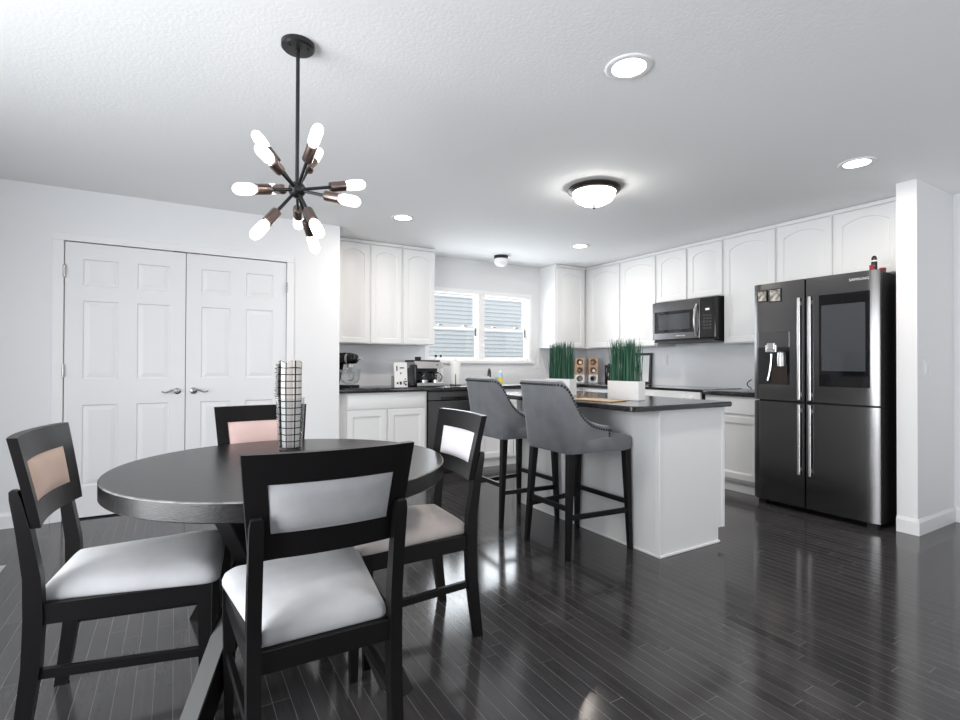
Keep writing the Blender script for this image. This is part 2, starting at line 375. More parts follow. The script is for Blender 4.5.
# double six-panel doors
def leaf(n, x0, x1, hinge_left, hx, hdir):
    z0, z1 = .012, 2.048; yb = YP + .038; yf = YP + .003; w = x1 - x0; mb = MB()
    mg, st = .107 * w / .77, .118 * w / .77; pw = (w - 2 * mg - st) / 2
    ux = [x0, x0 + mg, x0 + mg + pw, x0 + mg + pw + st, x1 - mg, x1]
    rows = [(z0, .245), (.845, 1.035), (1.62, 1.73), (1.93, z1)]
    for a, b in rows: mb.box(x0, x1, yf, yb, a, b)
    for (a, b) in ((rows[0][1], rows[1][0]), (rows[1][1], rows[2][0]), (rows[2][1], rows[3][0])):
        for i in (0, 2, 4): mb.box(ux[i], ux[i + 1], yf, yb, a, b)
        for i in (1, 3):
            P = lambda d, q: [Vector((u, yf + q, z)) for u, z in shape(ux[i] + d, ux[i + 1] - d, a + d, b - d)]
            mb.quadrings([P(0, 0), P(.007, .009), P(.013, .009), P(.042, .003)], cap0=False)
    d = struct(mb.build('door_%d' % n, 'door', smooth=0))
    h = MB(); hz = .935
    h.lathe([(.026, 0), (.026, .006), (.020, .010), (.011, .012), (.011, .035)], (hx, yf, hz), (0, -1, 0), 20)
    pts = [(hx + hdir * .105 * t, yf - .042 + .006 * sin(t * pi), hz + .010 * sin(t * 2 * pi)) for t in [i / 12 for i in range(13)]]
    h.tube(pts, [.011] + [.0085 - .003 * i / 12 for i in range(1, 13)], 10)
    h.sphere((hx, yf - .040, hz), .0135, 12)
    h.build('door_handle', 'nickel', d)
    for z in (.30, 1.10, 1.83):
        g = MB(); x = x0 - .003 if hinge_left else x1 + .003
        g.tube([(x, YP - .013, z - .045), (x, YP - .013, z + .045)], .008, 10); g.build('hinge', 'nickel', d)
    q = MB(); xs = x1 - .09 if hinge_left else x0 + .03
    q.box(xs, xs + .06, YP - .004, YP + .006, z1, z1 + .006); q.build('catch_plate', 'black_metal', d)
    return d
leaf(1, DX0 + .013, .066, True, .012, -1)
leaf(2, .071, DX1 - .013, False, .126, 1)
plane_box('door_4', 'dark_gap', DX0 + .01, DX1 - .01, YP + .045, YP + .055, 0, DZ - .008)  # unseen black sheet added so the gaps around the doors stay dark

# ------------------------------------------------------------------ kitchen window
win = bpy.data.objects.new('window_1', None); COL.objects.link(win); struct(win)
c = MB()
c.box(2.484, WX0 + .01, YK - .016, YK, WZ0 - .02, WZ1 + .035, .003); c.box(WX1 - .01, 4.022, YK - .016, YK, WZ0 - .02, WZ1 + .035, .003)
c.box(WX0 + .01, WX1 - .01, YK - .016, YK, WZ1 - .01, WZ1 + .035, .003)
c.build('casing', 'trim', win, 0)
c = MB(); c.box(2.484, 4.05, YK - .045, YK + .02, WZ0 - .045, WZ0 - .008, .004); c.build('window_sill', 'trim', win, 0)
XM = 3.262
c = MB(); c.box(XM - .042, XM + .042, YK - .002, YK + .10, WZ0, WZ1); c.box(WX0, WX0 + .02, YK + .0, YK + .1, WZ0, WZ1)
c.box(WX1 - .02, WX1, YK + .0, YK + .1, WZ0, WZ1); c.box(WX0, WX1, YK, YK + .1, WZ1 - .02, WZ1); c.box(WX0, WX1, YK, YK + .1, WZ0, WZ0 + .012)
c.build('window_frame', 'trim', win, 0)
for a, b in ((WX0 + .02, XM - .042), (XM + .042, WX1 - .02)):
    zm = 1.605
    for (z0, z1, y) in ((zm - .016, WZ1 - .02, YK + .065), (WZ0 + .012, zm + .016, YK + .03)):
        s = MB(); t = .023
        s.box(a, a + t, y, y + .03, z0, z1); s.box(b - t, b, y, y + .03, z0, z1); s.box(a + t, b - t, y, y + .03, z0, z0 + t); s.box(a + t, b - t, y, y + .03, z1 - t, z1)
        so = s.build('sash', 'trim', win, 0)
        MB().box(a + t, b - t, y + .012, y + .018, z0 + t, z1 - t).build('pane', 'pane', so, 0)
        if y < YK + .05:
            for q in (.25, .75):
                x = a + (b - a) * q
                MB().box(x - .025, x + .025, y - .004, y + .022, z1, z1 + .014, .003).build('sash_lock', 'nickel', so, 0)
            MB().box(b - t - .012, b - t, y - .004, y + .012, z1 - .12, z1 - t).build('sash_latch', 'black_matte', so, 0)
# the neighbouring house: lap siding
nb = thing('neighbor_house', 'pale blue lap sided house wall seen through the kitchen window', 'house', (6, 11.6, -.3))
s = MB(); pitch = .105
prof = [(0, -.3)]
z = -.3
while z < 6.0:
    prof += [(-.034, z), (-.004, z + pitch)]; z += pitch
prof += [(0.2, z), (0.2, -.3)]
s.prism([(-q[0], q[1]) for q in prof], (-2, 11.6, 0), (0, -1, 0), (0, 0, 1), (18, 0, 0)); s.build('siding', 'siding', nb, 0)
s = MB(); s.prism([(-.6, 6.0), (.6, 6.0), (3, 8), (3, 8.2), (-.6, 6.2)], (-2.4, 11.6, 0), (0, 1, 0), (0, 0, 1), (18.8, 0, 0)); s.build('roof', 'wall_grey', nb, 0)
g = MB().box(-30, 30, YK + .12, 40, -.42, -.32).build('lawn', 'ground', None, 0); struct(g)

# ------------------------------------------------------------------ cabinets
XF, XB = 4.661, 4.995       # right-hand wall cabinets: face, back
def wall_cab_right(label, doors, y0, y1, zb, arch=.05):
    """doors: list of (ya, yb) ; they face -X"""
    t = thing('wall_cabinet', label, 'cabinet', (XB, (y0 + y1) / 2, zb), group='upper cabinets along the fridge wall')
    MB().box(XF + .02, XB, y0, y1, zb, H - .004).build('cabinet_body', 'cab', t, 0)
    MB().box(XF + .004, XF + .02, y0, y1, H - .036, H - .004, .003).build('top_molding', 'cab', t, 0)
    for ya, yb in doors:
        d = MB(); panel_door(d, (XF + .02, yb, zb + .008), (0, -1, 0), (-1, 0, 0), yb - ya, H - .045 - zb - .008, arch=arch, mtop=.06); d.build('door', 'cab', t, 30)
    return t
wall_cab_right('white upper cabinet with two arched doors in the far corner, left of the microwave', [(3.978, 4.488), (4.523, 5.04)], 3.962, YK - .003, 1.37)
wall_cab_right('short white upper cabinet with two arched doors right above the microwave', [(3.15, 3.538), (3.567, 3.945)], 3.138, 3.960, 1.85)
wall_cab_right('single-door white upper cabinet between the microwave and the refrigerator', [(2.626, 3.124)], 2.617, 3.136, 1.37)
wall_cab_right('white upper cabinet with two arched doors above the refrigerator', [(2.157, 2.604), (1.70, 2.138)], 1.61, 2.615, 1.86)
t = thing('wall_cabinet', 'narrow white upper cabinet on the window wall, right of the window', 'cabinet', (4.42, YK, 1.37))
MB().box(4.152, 4.655, 5.125, YK - .003, 1.37, H - .004).build('cabinet_body', 'cab', t, 0)
MB().box(4.152, 4.655, 5.109, 5.125, H - .036, H - .004, .003).build('top_molding', 'cab', t, 0)
d = MB(); panel_door(d, (4.175, 5.125, 1.378), (1, 0, 0), (0, -1, 0), .445, H - .045 - 1.378, arch=.05, mtop=.06); d.build('door', 'cab', t, 30)
def wall_cab_left(label, x0, x1, doors):
    t = thing('wall_cabinet', label, 'cabinet', ((x0 + x1) / 2, YK, 1.37), group='upper cabinets left of the window')
    MB().box(x0, x1, 5.172, YK - .003, 1.365, H - .004).build('cabinet_body', 'cab', t, 0)
    MB().box(x0, x1, 5.155, 5.172, H - .036, H - .004, .003).build('top_molding', 'cab', t, 0)
    for a, b in doors:
        d = MB(); panel_door(d, (a, 5.172, 1.373), (1, 0, 0), (0, -1, 0), b - a, H - .045 - 1.373, arch=.05, mtop=.06, m=.05); d.build('door', 'cab', t, 30)
wall_cab_left('white two-door upper cabinet beside the pantry wall, above the stand mixer', XC + .003, 2.091, [(1.39, 1.722), (1.742, 2.08)])
wall_cab_left('single-door white upper cabinet touching the window, above the coffee maker', 2.093, 2.48, [(2.106, 2.47)])

YF, XL = 4.85, 4.37
def base_back(label, x0, x1, parts, group='base cabinets along the window wall'):
    t = thing('base_cabinet', label, 'cabinet', ((x0 + x1) / 2, YF + .3, 0), group=group)
    b = MB(); b.box(x0, x1, YF + .02, YK - .003, .1, .873); b.box(x0, x1, YF + .09, YK - .003, 0, .1); b.build('cabinet_body', 'cab', t, 0)
    for (nm, a, bb, z0, z1) in parts:
        d = MB()
        if nm == 'door': panel_door(d, (a, YF + .02, z0), (1, 0, 0), (0, -1, 0), bb - a, z1 - z0, raised=False)
        else: d.box(a, bb, YF, YF + .02, z0, z1, .004)
        d.build(nm, 'cab', t, 30)
base_back('white base cabinet with two doors under the stand mixer', XC + .003, 2.247,
          [('drawer_front', 1.41, 2.225, .715, .853), ('door', 1.41, 1.805, .115, .70), ('door', 1.825, 2.225, .115, .70)])
base_back('white sink base cabinet under the kitchen window', 2.865, 3.80,
          [('drawer_front', 2.885, 3.78, .715, .853), ('door', 2.885, 3.325, .115, .70), ('door', 3.34, 3.78, .115, .70)])
t = thing('base_cabinet', 'white corner base cabinet between the sink cabinet and the stove', 'cabinet', (4.5, 5.0, 0))
b = MB(); b.box(3.803, 4.99, YF + .02, YK - .003, .1, .873); b.box(XL + .02, 4.99, 3.925, YF + .02, .1, .873)
b.box(3.803, 4.99, YF + .09, YK - .003, 0, .1); b.box(XL + .09, 4.99, 3.925, YF + .09, 0, .1); b.build('cabinet_body', 'cab', t, 0)
d = MB(); panel_door(d, (3.82, YF + .02, .115), (1, 0, 0), (0, -1, 0), .5, .75, raised=False); d.build('door', 'cab', t, 30)
d = MB(); panel_door(d, (XL + .02, 4.80, .115), (0, -1, 0), (-1, 0, 0), .86, .75, raised=False); d.build('door', 'cab', t, 30)
t = thing('base_cabinet', 'white base cabinet with drawer and door between stove and refrigerator', 'cabinet', (4.7, 2.86, 0))
b = MB(); b.box(XL + .02, 4.99, 2.58, 3.140, .1, .873); b.box(XL + .075, 4.99, 2.58, 3.140, 0, .1); b.build('cabinet_body', 'cab', t, 0)
MB().box(XL, XL + .02, 2.60, 3.125, .715, .858, .004).build('drawer_front', 'cab', t, 0)
d = MB(); panel_door(d, (XL + .02, 3.125, .125), (0, -1, 0), (-1, 0, 0), .525, .565, raised=False); d.build('door', 'cab', t, 30)
MB().box(XL + .06, XL + .075, 2.58, 3.14, 0, .1).build('toe_kick', 'cab', t, 0)

ct = MB(); ct.box(XC + .003, 4.995, 4.825, YK - .003, .875, .917, .006); ct.box(4.345, 4.995, 3.925, 4.825, .875, .917, .006)
tag(ct.build('countertop', 'counter', None, 30), 'black L-shaped countertop running under the window and around the corner', 'countertop')
tag(MB().box(4.345, 4.995, 2.572, 3.143, .875, .917, .006).build('countertop', 'counter', None, 30), 'short black countertop piece right of the stove, beside the refrigerator', 'countertop')
bs = MB(); bs.box(XC + .003, WX0 - .03, YK - .008, YK - .001, .917, 1.365); bs.box(WX0 - .03, 4.165, YK - .008, YK - .001, .917, 1.185); bs.box(4.06, 4.17, YK - .008, YK - .001, 1.185, 1.37)
bs.box(4.165, 4.99, YK - .008, YK - .001, .917, 1.37); struct(bs.build('trim_3', 'splash', None, 0))
struct(MB().box(X1 - .006, X1 - .0005, 2.57, YK - .008, .917, 1.40).build('trim_4', 'splash', None, 0))

# ------------------------------------------------------------------ dishwasher, range, microwave
t = thing('dishwasher', 'dark grey dishwasher left of the sink cabinet', 'dishwasher', (2.556, 5.1, 0))
MB().box(2.252, 2.860, YF + .03, YK - .01, .01, .872).build('tub', 'black_matte', t, 0)
MB().box(2.256, 2.856, YF - .012, YF + .03, .11, .770, .006).build('door', 'steel', t, 0)
p = MB(); p.box(2.256, 2.856, YF - .012, YF + .03, .776, .870, .005); p.build('control_panel', 'steel', t, 0)
MB().box(2.40, 2.71, YF - .020, YF - .012, .785, .812, .004).build('handle', 'black_gloss', t, 0)
MB().box(2.26, 2.85, YF + .05, YF + .06, .0, .11).build('toe_kick', 'black_matte', t, 0)

t = thing('kitchen_range', 'white stove with black glass top under the microwave, behind the island', 'stove', (4.66, 3.532, 0))
MB().box(XL + .0, 4.985, 3.152, 3.915, .02, .90).build('oven_body', 'black_matte', t, 0)
MB().box(4.335, 4.99, 3.147, 3.920, .90, .921, .004).build('cooktop', 'black_gloss', t, 0)
MB().box(XL - .025, XL, 3.16, 3.907, .24, .74, .006).build('oven_door', 'white_gloss', t, 0)
MB().box(XL - .025, XL, 3.16, 3.907, .04, .225, .006).build('drawer', 'white_gloss', t, 0)
MB().tube([(XL - .06, 3.20, .70), (XL - .06, 3.867, .70)], .012, 12).build('handle', 'steel_bright', t)
MB().box(XL - .03, XL, 3.16, 3.907, .755, .895, .008).build('control_panel', 'white_gloss', t, 0)
for y in (3.25, 3.35, 3.72, 3.82):
    MB().lathe([(.022, 0), (.020, .025), (.016, .028)], (XL - .03, y, .825), (-1, 0, 0), 20).build('knob', 'white_gloss', t)

XMW = 4.572
t = thing('microwave', 'black stainless over-the-range microwave under the short cabinet', 'microwave', (4.78, 3.546, 1.41))
MB().box(XMW + .035, 4.99, 3.156, 3.934, 1.415, 1.846, .004).build('case', 'black_matte', t, 0)
d = MB(); d.box(XMW, XMW + .035, 3.335, 3.934, 1.43, 1.838, .006); dd = d.build('door', 'steel', t, 0)
MB().box(XMW - .003, XMW + .004, 3.385, 3.905, 1.50, 1.735, .002).build('window', 'black_gloss', dd, 0)
MB().box(XMW - .0045, XMW + .004, 3.45, 3.84, 1.535, 1.70, .001).build('window_screen', 'screen', dd, 0)
h = MB(); h.tube([(XMW - .008 - .038 * sin(pi * i / 14), 3.365, 1.455 + .325 * i / 14) for i in range(15)], .0105, 10); h.build('handle', 'steel_mid', dd)
MB().box(XMW, XMW + .035, 3.158, 3.332, 1.43, 1.838, .006).build('control_panel', 'black_gloss', t, 0)
MB().box(XMW - .002, XMW + .002, 3.225, 3.268, 1.708, 1.728).build('display', 'display', t, 0)
k = MB()
for i in range(5):
    for j in range(3): k.box(XMW - .0012, XMW + .001, 3.200 + j * .035, 3.225 + j * .035, 1.52 + i * .032, 1.538 + i * .032)
k.build('keypad', 'screen', t, 0)
MB().box(XMW + .01, 4.98, 3.17, 3.92, 1.400, 1.415).build('vent_grille', 'black_matte', t, 0)
ROTX = Matrix(((0, 0, -1), (-1, 0, 0), (0, 1, 0)))      # text reads along -Y, faces -X
text_mesh('logo_lettering', 'SAMSUNG', .024, 'lettering', (XMW - .001, 3.565, 1.466), ROTX, t)

# ------------------------------------------------------------------ refrigerator
t = thing('refrigerator', 'tall black stainless four-door refrigerator at the end of the wall', 'refrigerator', (4.6, 2.106, 0))
MB().box(4.295, 4.95, 1.660, 2.552, .035, 1.825, .004).build('case', 'black_matte', t, 0)
FX = 4.222
def fdoor(ya, yb, z0, z1, hinge_hi):
    """slightly bowed door front between ya<yb"""
    mb = MB(); n = 12; r = []
    prof = []
    for i in range(n + 1):
        s = i / n; y = ya + (yb - ya) * s
        e = (s if not hinge_hi else 1 - s)             # 0 at the outer edge
        x = FX + .005 * e * 0 + .010 * (1 - e) ** 2 + .012 * max(0, 1 - e / .09) ** 2.0
        prof.append((x, y))
    poly = prof + [(4.288, yb), (4.288, ya)]
    mb.prism([(q[0], q[1]) for q in poly], (0, 0, z0), (1, 0, 0), (0, 1, 0), (0, 0, z1 - z0))
    return mb
YM = 2.142
dTL = fdoor(YM + .006, 2.562, .874, 1.835, True).build('upper_door', 'steel', t, 35)
dTR = fdoor(1.656, YM - .006, .874, 1.835, False).build('upper_door', 'steel', t, 35)
dBL = fdoor(YM + .006, 2.562, .045, .860, True).build('lower_door', 'steel', t, 35)
dBR = fdoor(1.656, YM - .006, .045, .860, False).build('lower_door', 'steel', t, 35)
MB().box(4.26, 4.29, 1.665, 2.548, .035, .07).build('toe_grille', 'black_matte', t, 0)
MB().box(4.255, 4.292, YM - .012, YM + .012, .07, 1.83).build('door_gap_strip', 'dark_gap', t, 0)  # dark strip: shade between the doors put into the colour
MB().box(4.25, 4.30, 1.68, 1.74, .0, .036).build('foot', 'black_matte', t, 0)
MB().box(4.25, 4.30, 2.47, 2.53, .0, .036).build('foot', 'black_matte', t, 0)
for par, z0, z1 in ((0, .885, 1.69), (1, .30, .85)):
    for yc, dr in ((YM + .040, (dTL, dBL)[par]), (YM - .040, (dTR, dBR)[par])):
        h = MB(); h.box(FX - .026, FX - .010, yc - .010, yc + .010, z0, z1, .004)
        h.box(FX - .012, FX + .002, yc - .010, yc + .010, z0 + .03, z0 + .06); h.box(FX - .012, FX + .002, yc - .010, yc + .010, z1 - .06, z1 - .03)
        h.build('handle', 'steel_bright', dr, 0, True)
sc = MB().box(FX - .004, FX + .004, 1.712, 2.043, .998, 1.692, .002).build('display_bezel', 'black_gloss', dTR, 0)
MB().box(FX - .0055, FX + .0, 1.735, 2.022, 1.115, 1.612, .001).build('touch_screen', 'screen', dTR, 0)
# dispenser
dp = MB(); dp.box(FX - .003, FX + .004, 2.262, 2.515, 1.303, 1.432, .002); dp.build('dispenser_panel', 'steel', dTL, 0)
dp = MB(); dp.box(FX - .002, FX + .002, 2.262, 2.515, 1.0, 1.303); dp.build('dispenser_recess', 'black_gloss', dTL, 0)
dp = MB(); dp.box(FX - .004, FX, 2.28, 2.40, 1.005, 1.16); dp.build('dispenser_tray', 'bronze', dTL, 0)
dp = MB(); dp.box(FX - .022, FX, 2.356, 2.444, 1.262, 1.325, .006); dp.box(FX - .026, FX, 2.37, 2.43, 1.285, 1.34, .004); dp.build('dispenser_nozzle', 'steel_mid', dTL, 0)
dp = MB(); dp.lathe([(.028, 0), (.030, .06), (.026, .11), (.012, .12)], (FX - .006, 2.325, 1.15), seg=16); dp.build('dispenser_lever', 'steel_mid', dTL)
dp = MB(); dp.tube([(FX - .010, 2.40 + .03 * (i / 8) ** 2, 1.25 - .22 * i / 8) for i in range(9)], .008, 8); dp.build('dispenser_tube', 'steel_bright', dTL)
text_mesh('logo_lettering', 'SAMSUNG', .026, 'lettering', (FX + .000, 1.775, 1.780), ROTX, t)
for o_ in (dTL,): pass
for lab, ya, yb, z0, z1 in (('square photo magnet nearest the left edge of the refrigerator', 2.440, 2.524, 1.687, 1.783), ('square photo magnet right of the other on the refrigerator door', 2.325, 2.424, 1.676, 1.784)):
    g = thing('photo_magnet', lab, 'magnet', (FX, (ya + yb) / 2, (z0 + z1) / 2), group='photo magnets on the refrigerator')
    MB().box(FX - .005, FX - .0012, ya, yb, z0, z1).build('backing', 'black_matte', g, 0)
    MB().box(FX - .006, FX - .004, ya + .008, yb - .008, z0 + .008, z1 - .008).build('picture', 'photo_print', g, 0)
# things standing on top of the refrigerator
t = thing('bottle', 'slim black bottle with a white band standing on top of the refrigerator', 'bottle', (4.355, 1.735, 1.8262))
MB().lathe([(.018, 0), (.019, .01), (.019, .075), (.018, .085)], (4.355, 1.735, 1.8262), seg=16).build('body', 'black_matte', t)
MB().lathe([(.0185, .085), (.0185, .095)], (4.355, 1.735, 1.8262), seg=16).build('band', 'white_plastic', t)
MB().lathe([(.018, .095), (.016, .115), (.008, .128), (.001, .13)], (4.355, 1.735, 1.8262), seg=16).build('cap', 'black_gloss', t)
tag(MB().box(4.318, 4.345, 1.722, 1.752, 1.8262, 1.885, .003).build('box', 'red', None, 0), 'small dark red box on the refrigerator, left of the black bottle', 'box')
tag(MB().box(4.395, 4.43, 1.69, 1.722, 1.8262, 1.868, .003).build('box', 'red', None, 0), 'lower dark red box on the refrigerator, behind the black bottle', 'box')

# ------------------------------------------------------------------ island
t = thing('kitchen_island', 'white kitchen island base with plain panels, behind the bar stools', 'island', (2.8, 2.83, 0))
IX0, IX1, IY0, IY1 = 2.495, 3.118, 2.094, 3.58
b = MB(); b.prism([(IX0, 0), (3.06, 0), (3.06, .095), (IX1, .095), (IX1, .886), (IX0, .886)], (0, IY0, 0), (1, 0, 0), (0, 0, 1), (0, IY1 - IY0, 0)); b.build('cabinet_body', 'cab', t, 0)
MB().box(IX0 - .006, IX0 + .014, IY0 - .006, IY0 + .03, .014, .884, .002).build('corner_molding', 'cab', t, 0)
MB().box(IX1 - .02, IX1 + .004, IY0 - .005, IY0 + .0, .095, .884).build('corner_molding', 'cab', t, 0)
m = MB(); m.box(IX0 - .008, IX0, IY0 - .011, IY1, 0, .016, .004); m.box(IX0 - .008, 3.068, IY0 - .011, IY0, 0, .016, .004); m.build('shoe_molding', 'trim', t, 0)
for ya in (IY1 - .06, IY1 - .16): MB().box(IX0 - .006, IX0, ya, ya + .06, .016, .884).build('panel_batten', 'cab', t, 0)
def rounded(x0, x1, y0, y1, r, k=8):
    pts = []
    for cx, cy, a0, rr in ((x1, y0, -90, .012), (x1, y1, 0, .012), (x0, y1, 90, r), (x0, y0, 180, r)):
        ccx = cx - rr if cx == x1 else cx + rr; ccy = cy + rr if cy == y0 else cy - rr
        for i in range(k + 1):
            a = radians(a0 + 90 * i / k); pts.append((ccx + rr * cos(a), ccy + rr * sin(a)))
    return pts
c = MB(); P = lambda d, z: [Vector((x, y, z)) for x, y in rounded(2.235 + d, 3.142 - d, 2.045 + d, 3.64 - d, .075)]
c.quadrings([P(.006, .887), P(0, .893), P(0, .913), P(.006, .919)])
tag(c.build('countertop', 'counter', None, 30), 'black island countertop with rounded corners overhanging the bar stools', 'countertop')
tag(MB().obox((2.425, 2.54, .923), (.095, .022, 0), (-.035, .155, 0), (0, 0, .0035), .003).build('serving_board', 'bamboo', None, 0), 'thin tan bamboo board lying on the island in front of the planters', 'board')

def planter(label, cx, cy, rot, n, w=.235, d=.085, h=.128, gh=.300):
    t = thing('grass_planter', label, 'planter', (cx, cy, .9195), rot, group='faux grass planters on the island', local=True)
    b = MB(); P = lambda i, z: [Vector((sx * (d / 2 - i), sy * (w / 2 - i), z)) for sx, sy in ((-1, -1), (1, -1), (1, 1), (-1, 1))]
    b.quadrings([P(.002, 0), P(0, .003), P(0, h), P(.007, h), P(.007, h - .02)]); b.build('pot', 'white_gloss', t, 30)
    g = MB(); rnd = random.Random(n)
    for k in range(300):
        x = rnd.uniform(-d / 2 + .012, d / 2 - .012); y = rnd.uniform(-w / 2 + .012, w / 2 - .012)
        hh = gh * rnd.uniform(.88, 1.03) if rnd.random() > .15 else gh * rnd.uniform(.6, .9); lx, ly = rnd.gauss(0, .012), rnd.gauss(0, .012); a = rnd.uniform(0, pi)
        wv = Vector((cos(a), sin(a), 0)) * .0024; pts = [Vector((x + lx * s * s, y + ly * s * s, h - .018 + hh * s)) for s in (0, .35, .7, 1)]
        nv = Vector((-wv.y, wv.x, 0)) * .5
        g.quadrings([[p - wv * q, p + nv * q, p + wv * q] for p, q in zip(pts, (1, 1, .9, .25))], True, False, True)
    g.build('grass', 'grass', t, 0)
    s = MB().box(-d / 2 + .008, d / 2 - .008, -w / 2 + .008, w / 2 - .008, h - .03, h - .016).build('soil', 'soil', t, 0)
    return t
planter('white trough planter of tall faux grass at the near end of the island', 2.632, 2.488, radians(12), 1)
planter('white trough planter of tall faux grass partly behind the second bar stool', 2.583, 3.115, radians(12), 2)

# ------------------------------------------------------------------ bar stools
def make_stool(label):
    t = thing('bar_stool', label, 'bar stool', local=True, group='bar stools at the island')
    zb = .635
    # back and arms: one wrap-around shell.  path runs front right arm -> back -> front left arm
    path = []
    hw, xb, xf, rc = .222, -.255, .085, .07
    for i in range(9): path.append((xf + (xb + rc - xf) * i / 9, -hw, 0, -1))
    for i in range(9):
        a = -pi / 2 - (pi / 2) * i / 8; path.append((xb + rc + rc * cos(a), -hw + rc + rc * sin(a), cos(a), sin(a)))
    for i in range(1, 9): path.append((xb, -hw + rc + (2 * hw - 2 * rc) * i / 9, -1, 0))
    half = [p for p in path]
    for i in range(9):
        a = pi + -(pi / 2) * i / 8; path.append((xb + rc + rc * cos(a), hw - rc + rc * sin(a), cos(a), sin(a)))
    for i in range(1, 10): path.append((xb + rc + (xf - xb - rc) * i / 9, hw, 0, 1))
    def top(x, y):
        s = (x - xb) / (xf - xb)                    # 0 at the back, 1 at the front of the arm
        if s < .05: return 1.065
        pts = [(.05, 1.065), (.12, 1.035), (.20, .955), (.30, .885), (.42, .838), (.58, .808), (.8, .788), (1.01, .778)]
        for (a, za), (b, zb_) in zip(pts[:-1], pts[1:]):
            if a <= s <= b: return za + (zb_ - za) * (s - a) / (b - a)
        return .778
    rings = []; th = .052; nails = []
    for (x, y, nx, ny) in path:
        zt = top(x, y); ring = []
        bk = max(0, min(1, 1 - (x - xb) / .16))      # how much this station belongs to the back
        n = Vector((nx, ny, 0)); P = Vector((x, y, 0))
        def lean(z): return Vector((-.062 * bk * ((z - zb) / .43) ** 1.2 if z > zb else 0, 0, 0))
        def flare(z): return n * (.004 + .006 * min(1, max(0, (z - .7) / .3)) * bk)
        for z in (zb, zb + .03, zb + .30 * (zt - zb), zb + .6 * (zt - zb), zt - .03, zt - .010): ring.append(P + lean(z) + flare(z) + Vector((0, 0, z)) - (n * .012 if z == zb else n * 0) - (n * .004 if z == zt - .010 else n * 0))
        ring.append(P - n * th * .5 + lean(zt) + Vector((0, 0, zt)))
        for z in (zt - .010, zt - .03, zb + .6 * (zt - zb), zb + .3 * (zt - zb), zb + .03, zb): ring.append(P - n * (th - (.005 if z == zt - .010 else 0)) + lean(z) * (1) + Vector((0, 0, z)))
        rings.append(ring)
        nails.append((P + lean(zt - .028) + flare(zt - .028) + Vector((0, 0, zt - .028)) + n * .001, n))
    s = MB(); s.quadrings(rings); s.build('upholstered_back', 'stool_fabric', t, 50)
    # nailhead trim just below the top edge
    nm = MB(); acc = 0
    for (a, na), (b, nb_) in zip(nails[:-1], nails[1:]):
        L = (b - a).length; pos = acc
        while pos < L:
            f = pos / L; c = a.lerp(b, f); nn = na.lerp(nb_, f).normalized()
            nm.lathe([(.0080, 0), (.0062, .0032), (.0018, .0048)], c, nn, 8, False, True); pos += .021
        acc = pos - L
    # down the front end of each arm
    for sy in (-1, 1):
        for k in range(5): nm.lathe([(.0080, 0), (.0062, .0032), (.0018, .0048)], (xf - .016, sy * (hw + .005), .735 - k * .0185 + .016), (0, sy, 0), 8, False, True)
    nm.build('nailhead_trim', 'nail', t)
    # seat
    def sp(hx0, hx1, hy, z, r=.03):
        pts = []; hb = hy - .038
        for cx, cy, a0 in ((hx1, -hy, -90), (hx1, hy, 0), (hx0, hb, 90), (hx0, -hb, 180)):
            ccx = cx - r if cx == hx1 else cx + r; ccy = cy + r if cy < 0 else cy - r
            for i in range(6):
                a = radians(a0 + 18 * i); pts.append(Vector((ccx + r * cos(a), ccy + r * sin(a), z)))
        return pts
    s = MB(); x0 = -.235
    s.quadrings([sp(x0, .232, .243, .622), sp(x0, .242, .253, .632), sp(x0, .244, .255, .66), sp(x0, .244, .255, .695), sp(x0, .234, .245, .712), sp(x0 + .03, .19, .20, .722), sp(x0 + .08, .1, .1, .726)])
    s.build('seat', 'stool_fabric', t, 60)
    # legs
    T = {}
    for (fx, fy, tx, ty) in ((-.243, -.205, -.205, -.180), (-.243, .205, -.205, .180), (.226, -.248, .212, -.225), (.226, .248, .212, .225)):
        l = MB(); l.bar((tx, ty, .63), (fx, fy, 0), .044, .044, up=(1, 0, 0), w1=.028, h1=.028, bev=.003); l.build('leg', 'black_wood', t, 0)
        T[(fx < 0, fy < 0)] = lambda z, a=(fx, fy, tx, ty): Vector((a[0] + (a[2] - a[0]) * z / .63, a[1] + (a[3] - a[1]) * z / .63, z))
    for z, A, B in ((.245, (True, True), (False, True)), (.245, (True, False), (False, False)), (.295, (True, True), (True, False)), (.295, (False, True), (False, False))):
        MB().bar(T[A](z), T[B](z), .020, .030, bev=.002).build('stretcher', 'black_wood', t, 0)
    return t
st = make_stool('grey velvet nailhead bar stool nearest the camera, at the island')
st.location = (2.240, 2.545, 0)
dup(st, (2.226, 3.245, 0), radians(0), 'grey velvet nailhead bar stool farther back, nearer the kitchen window')

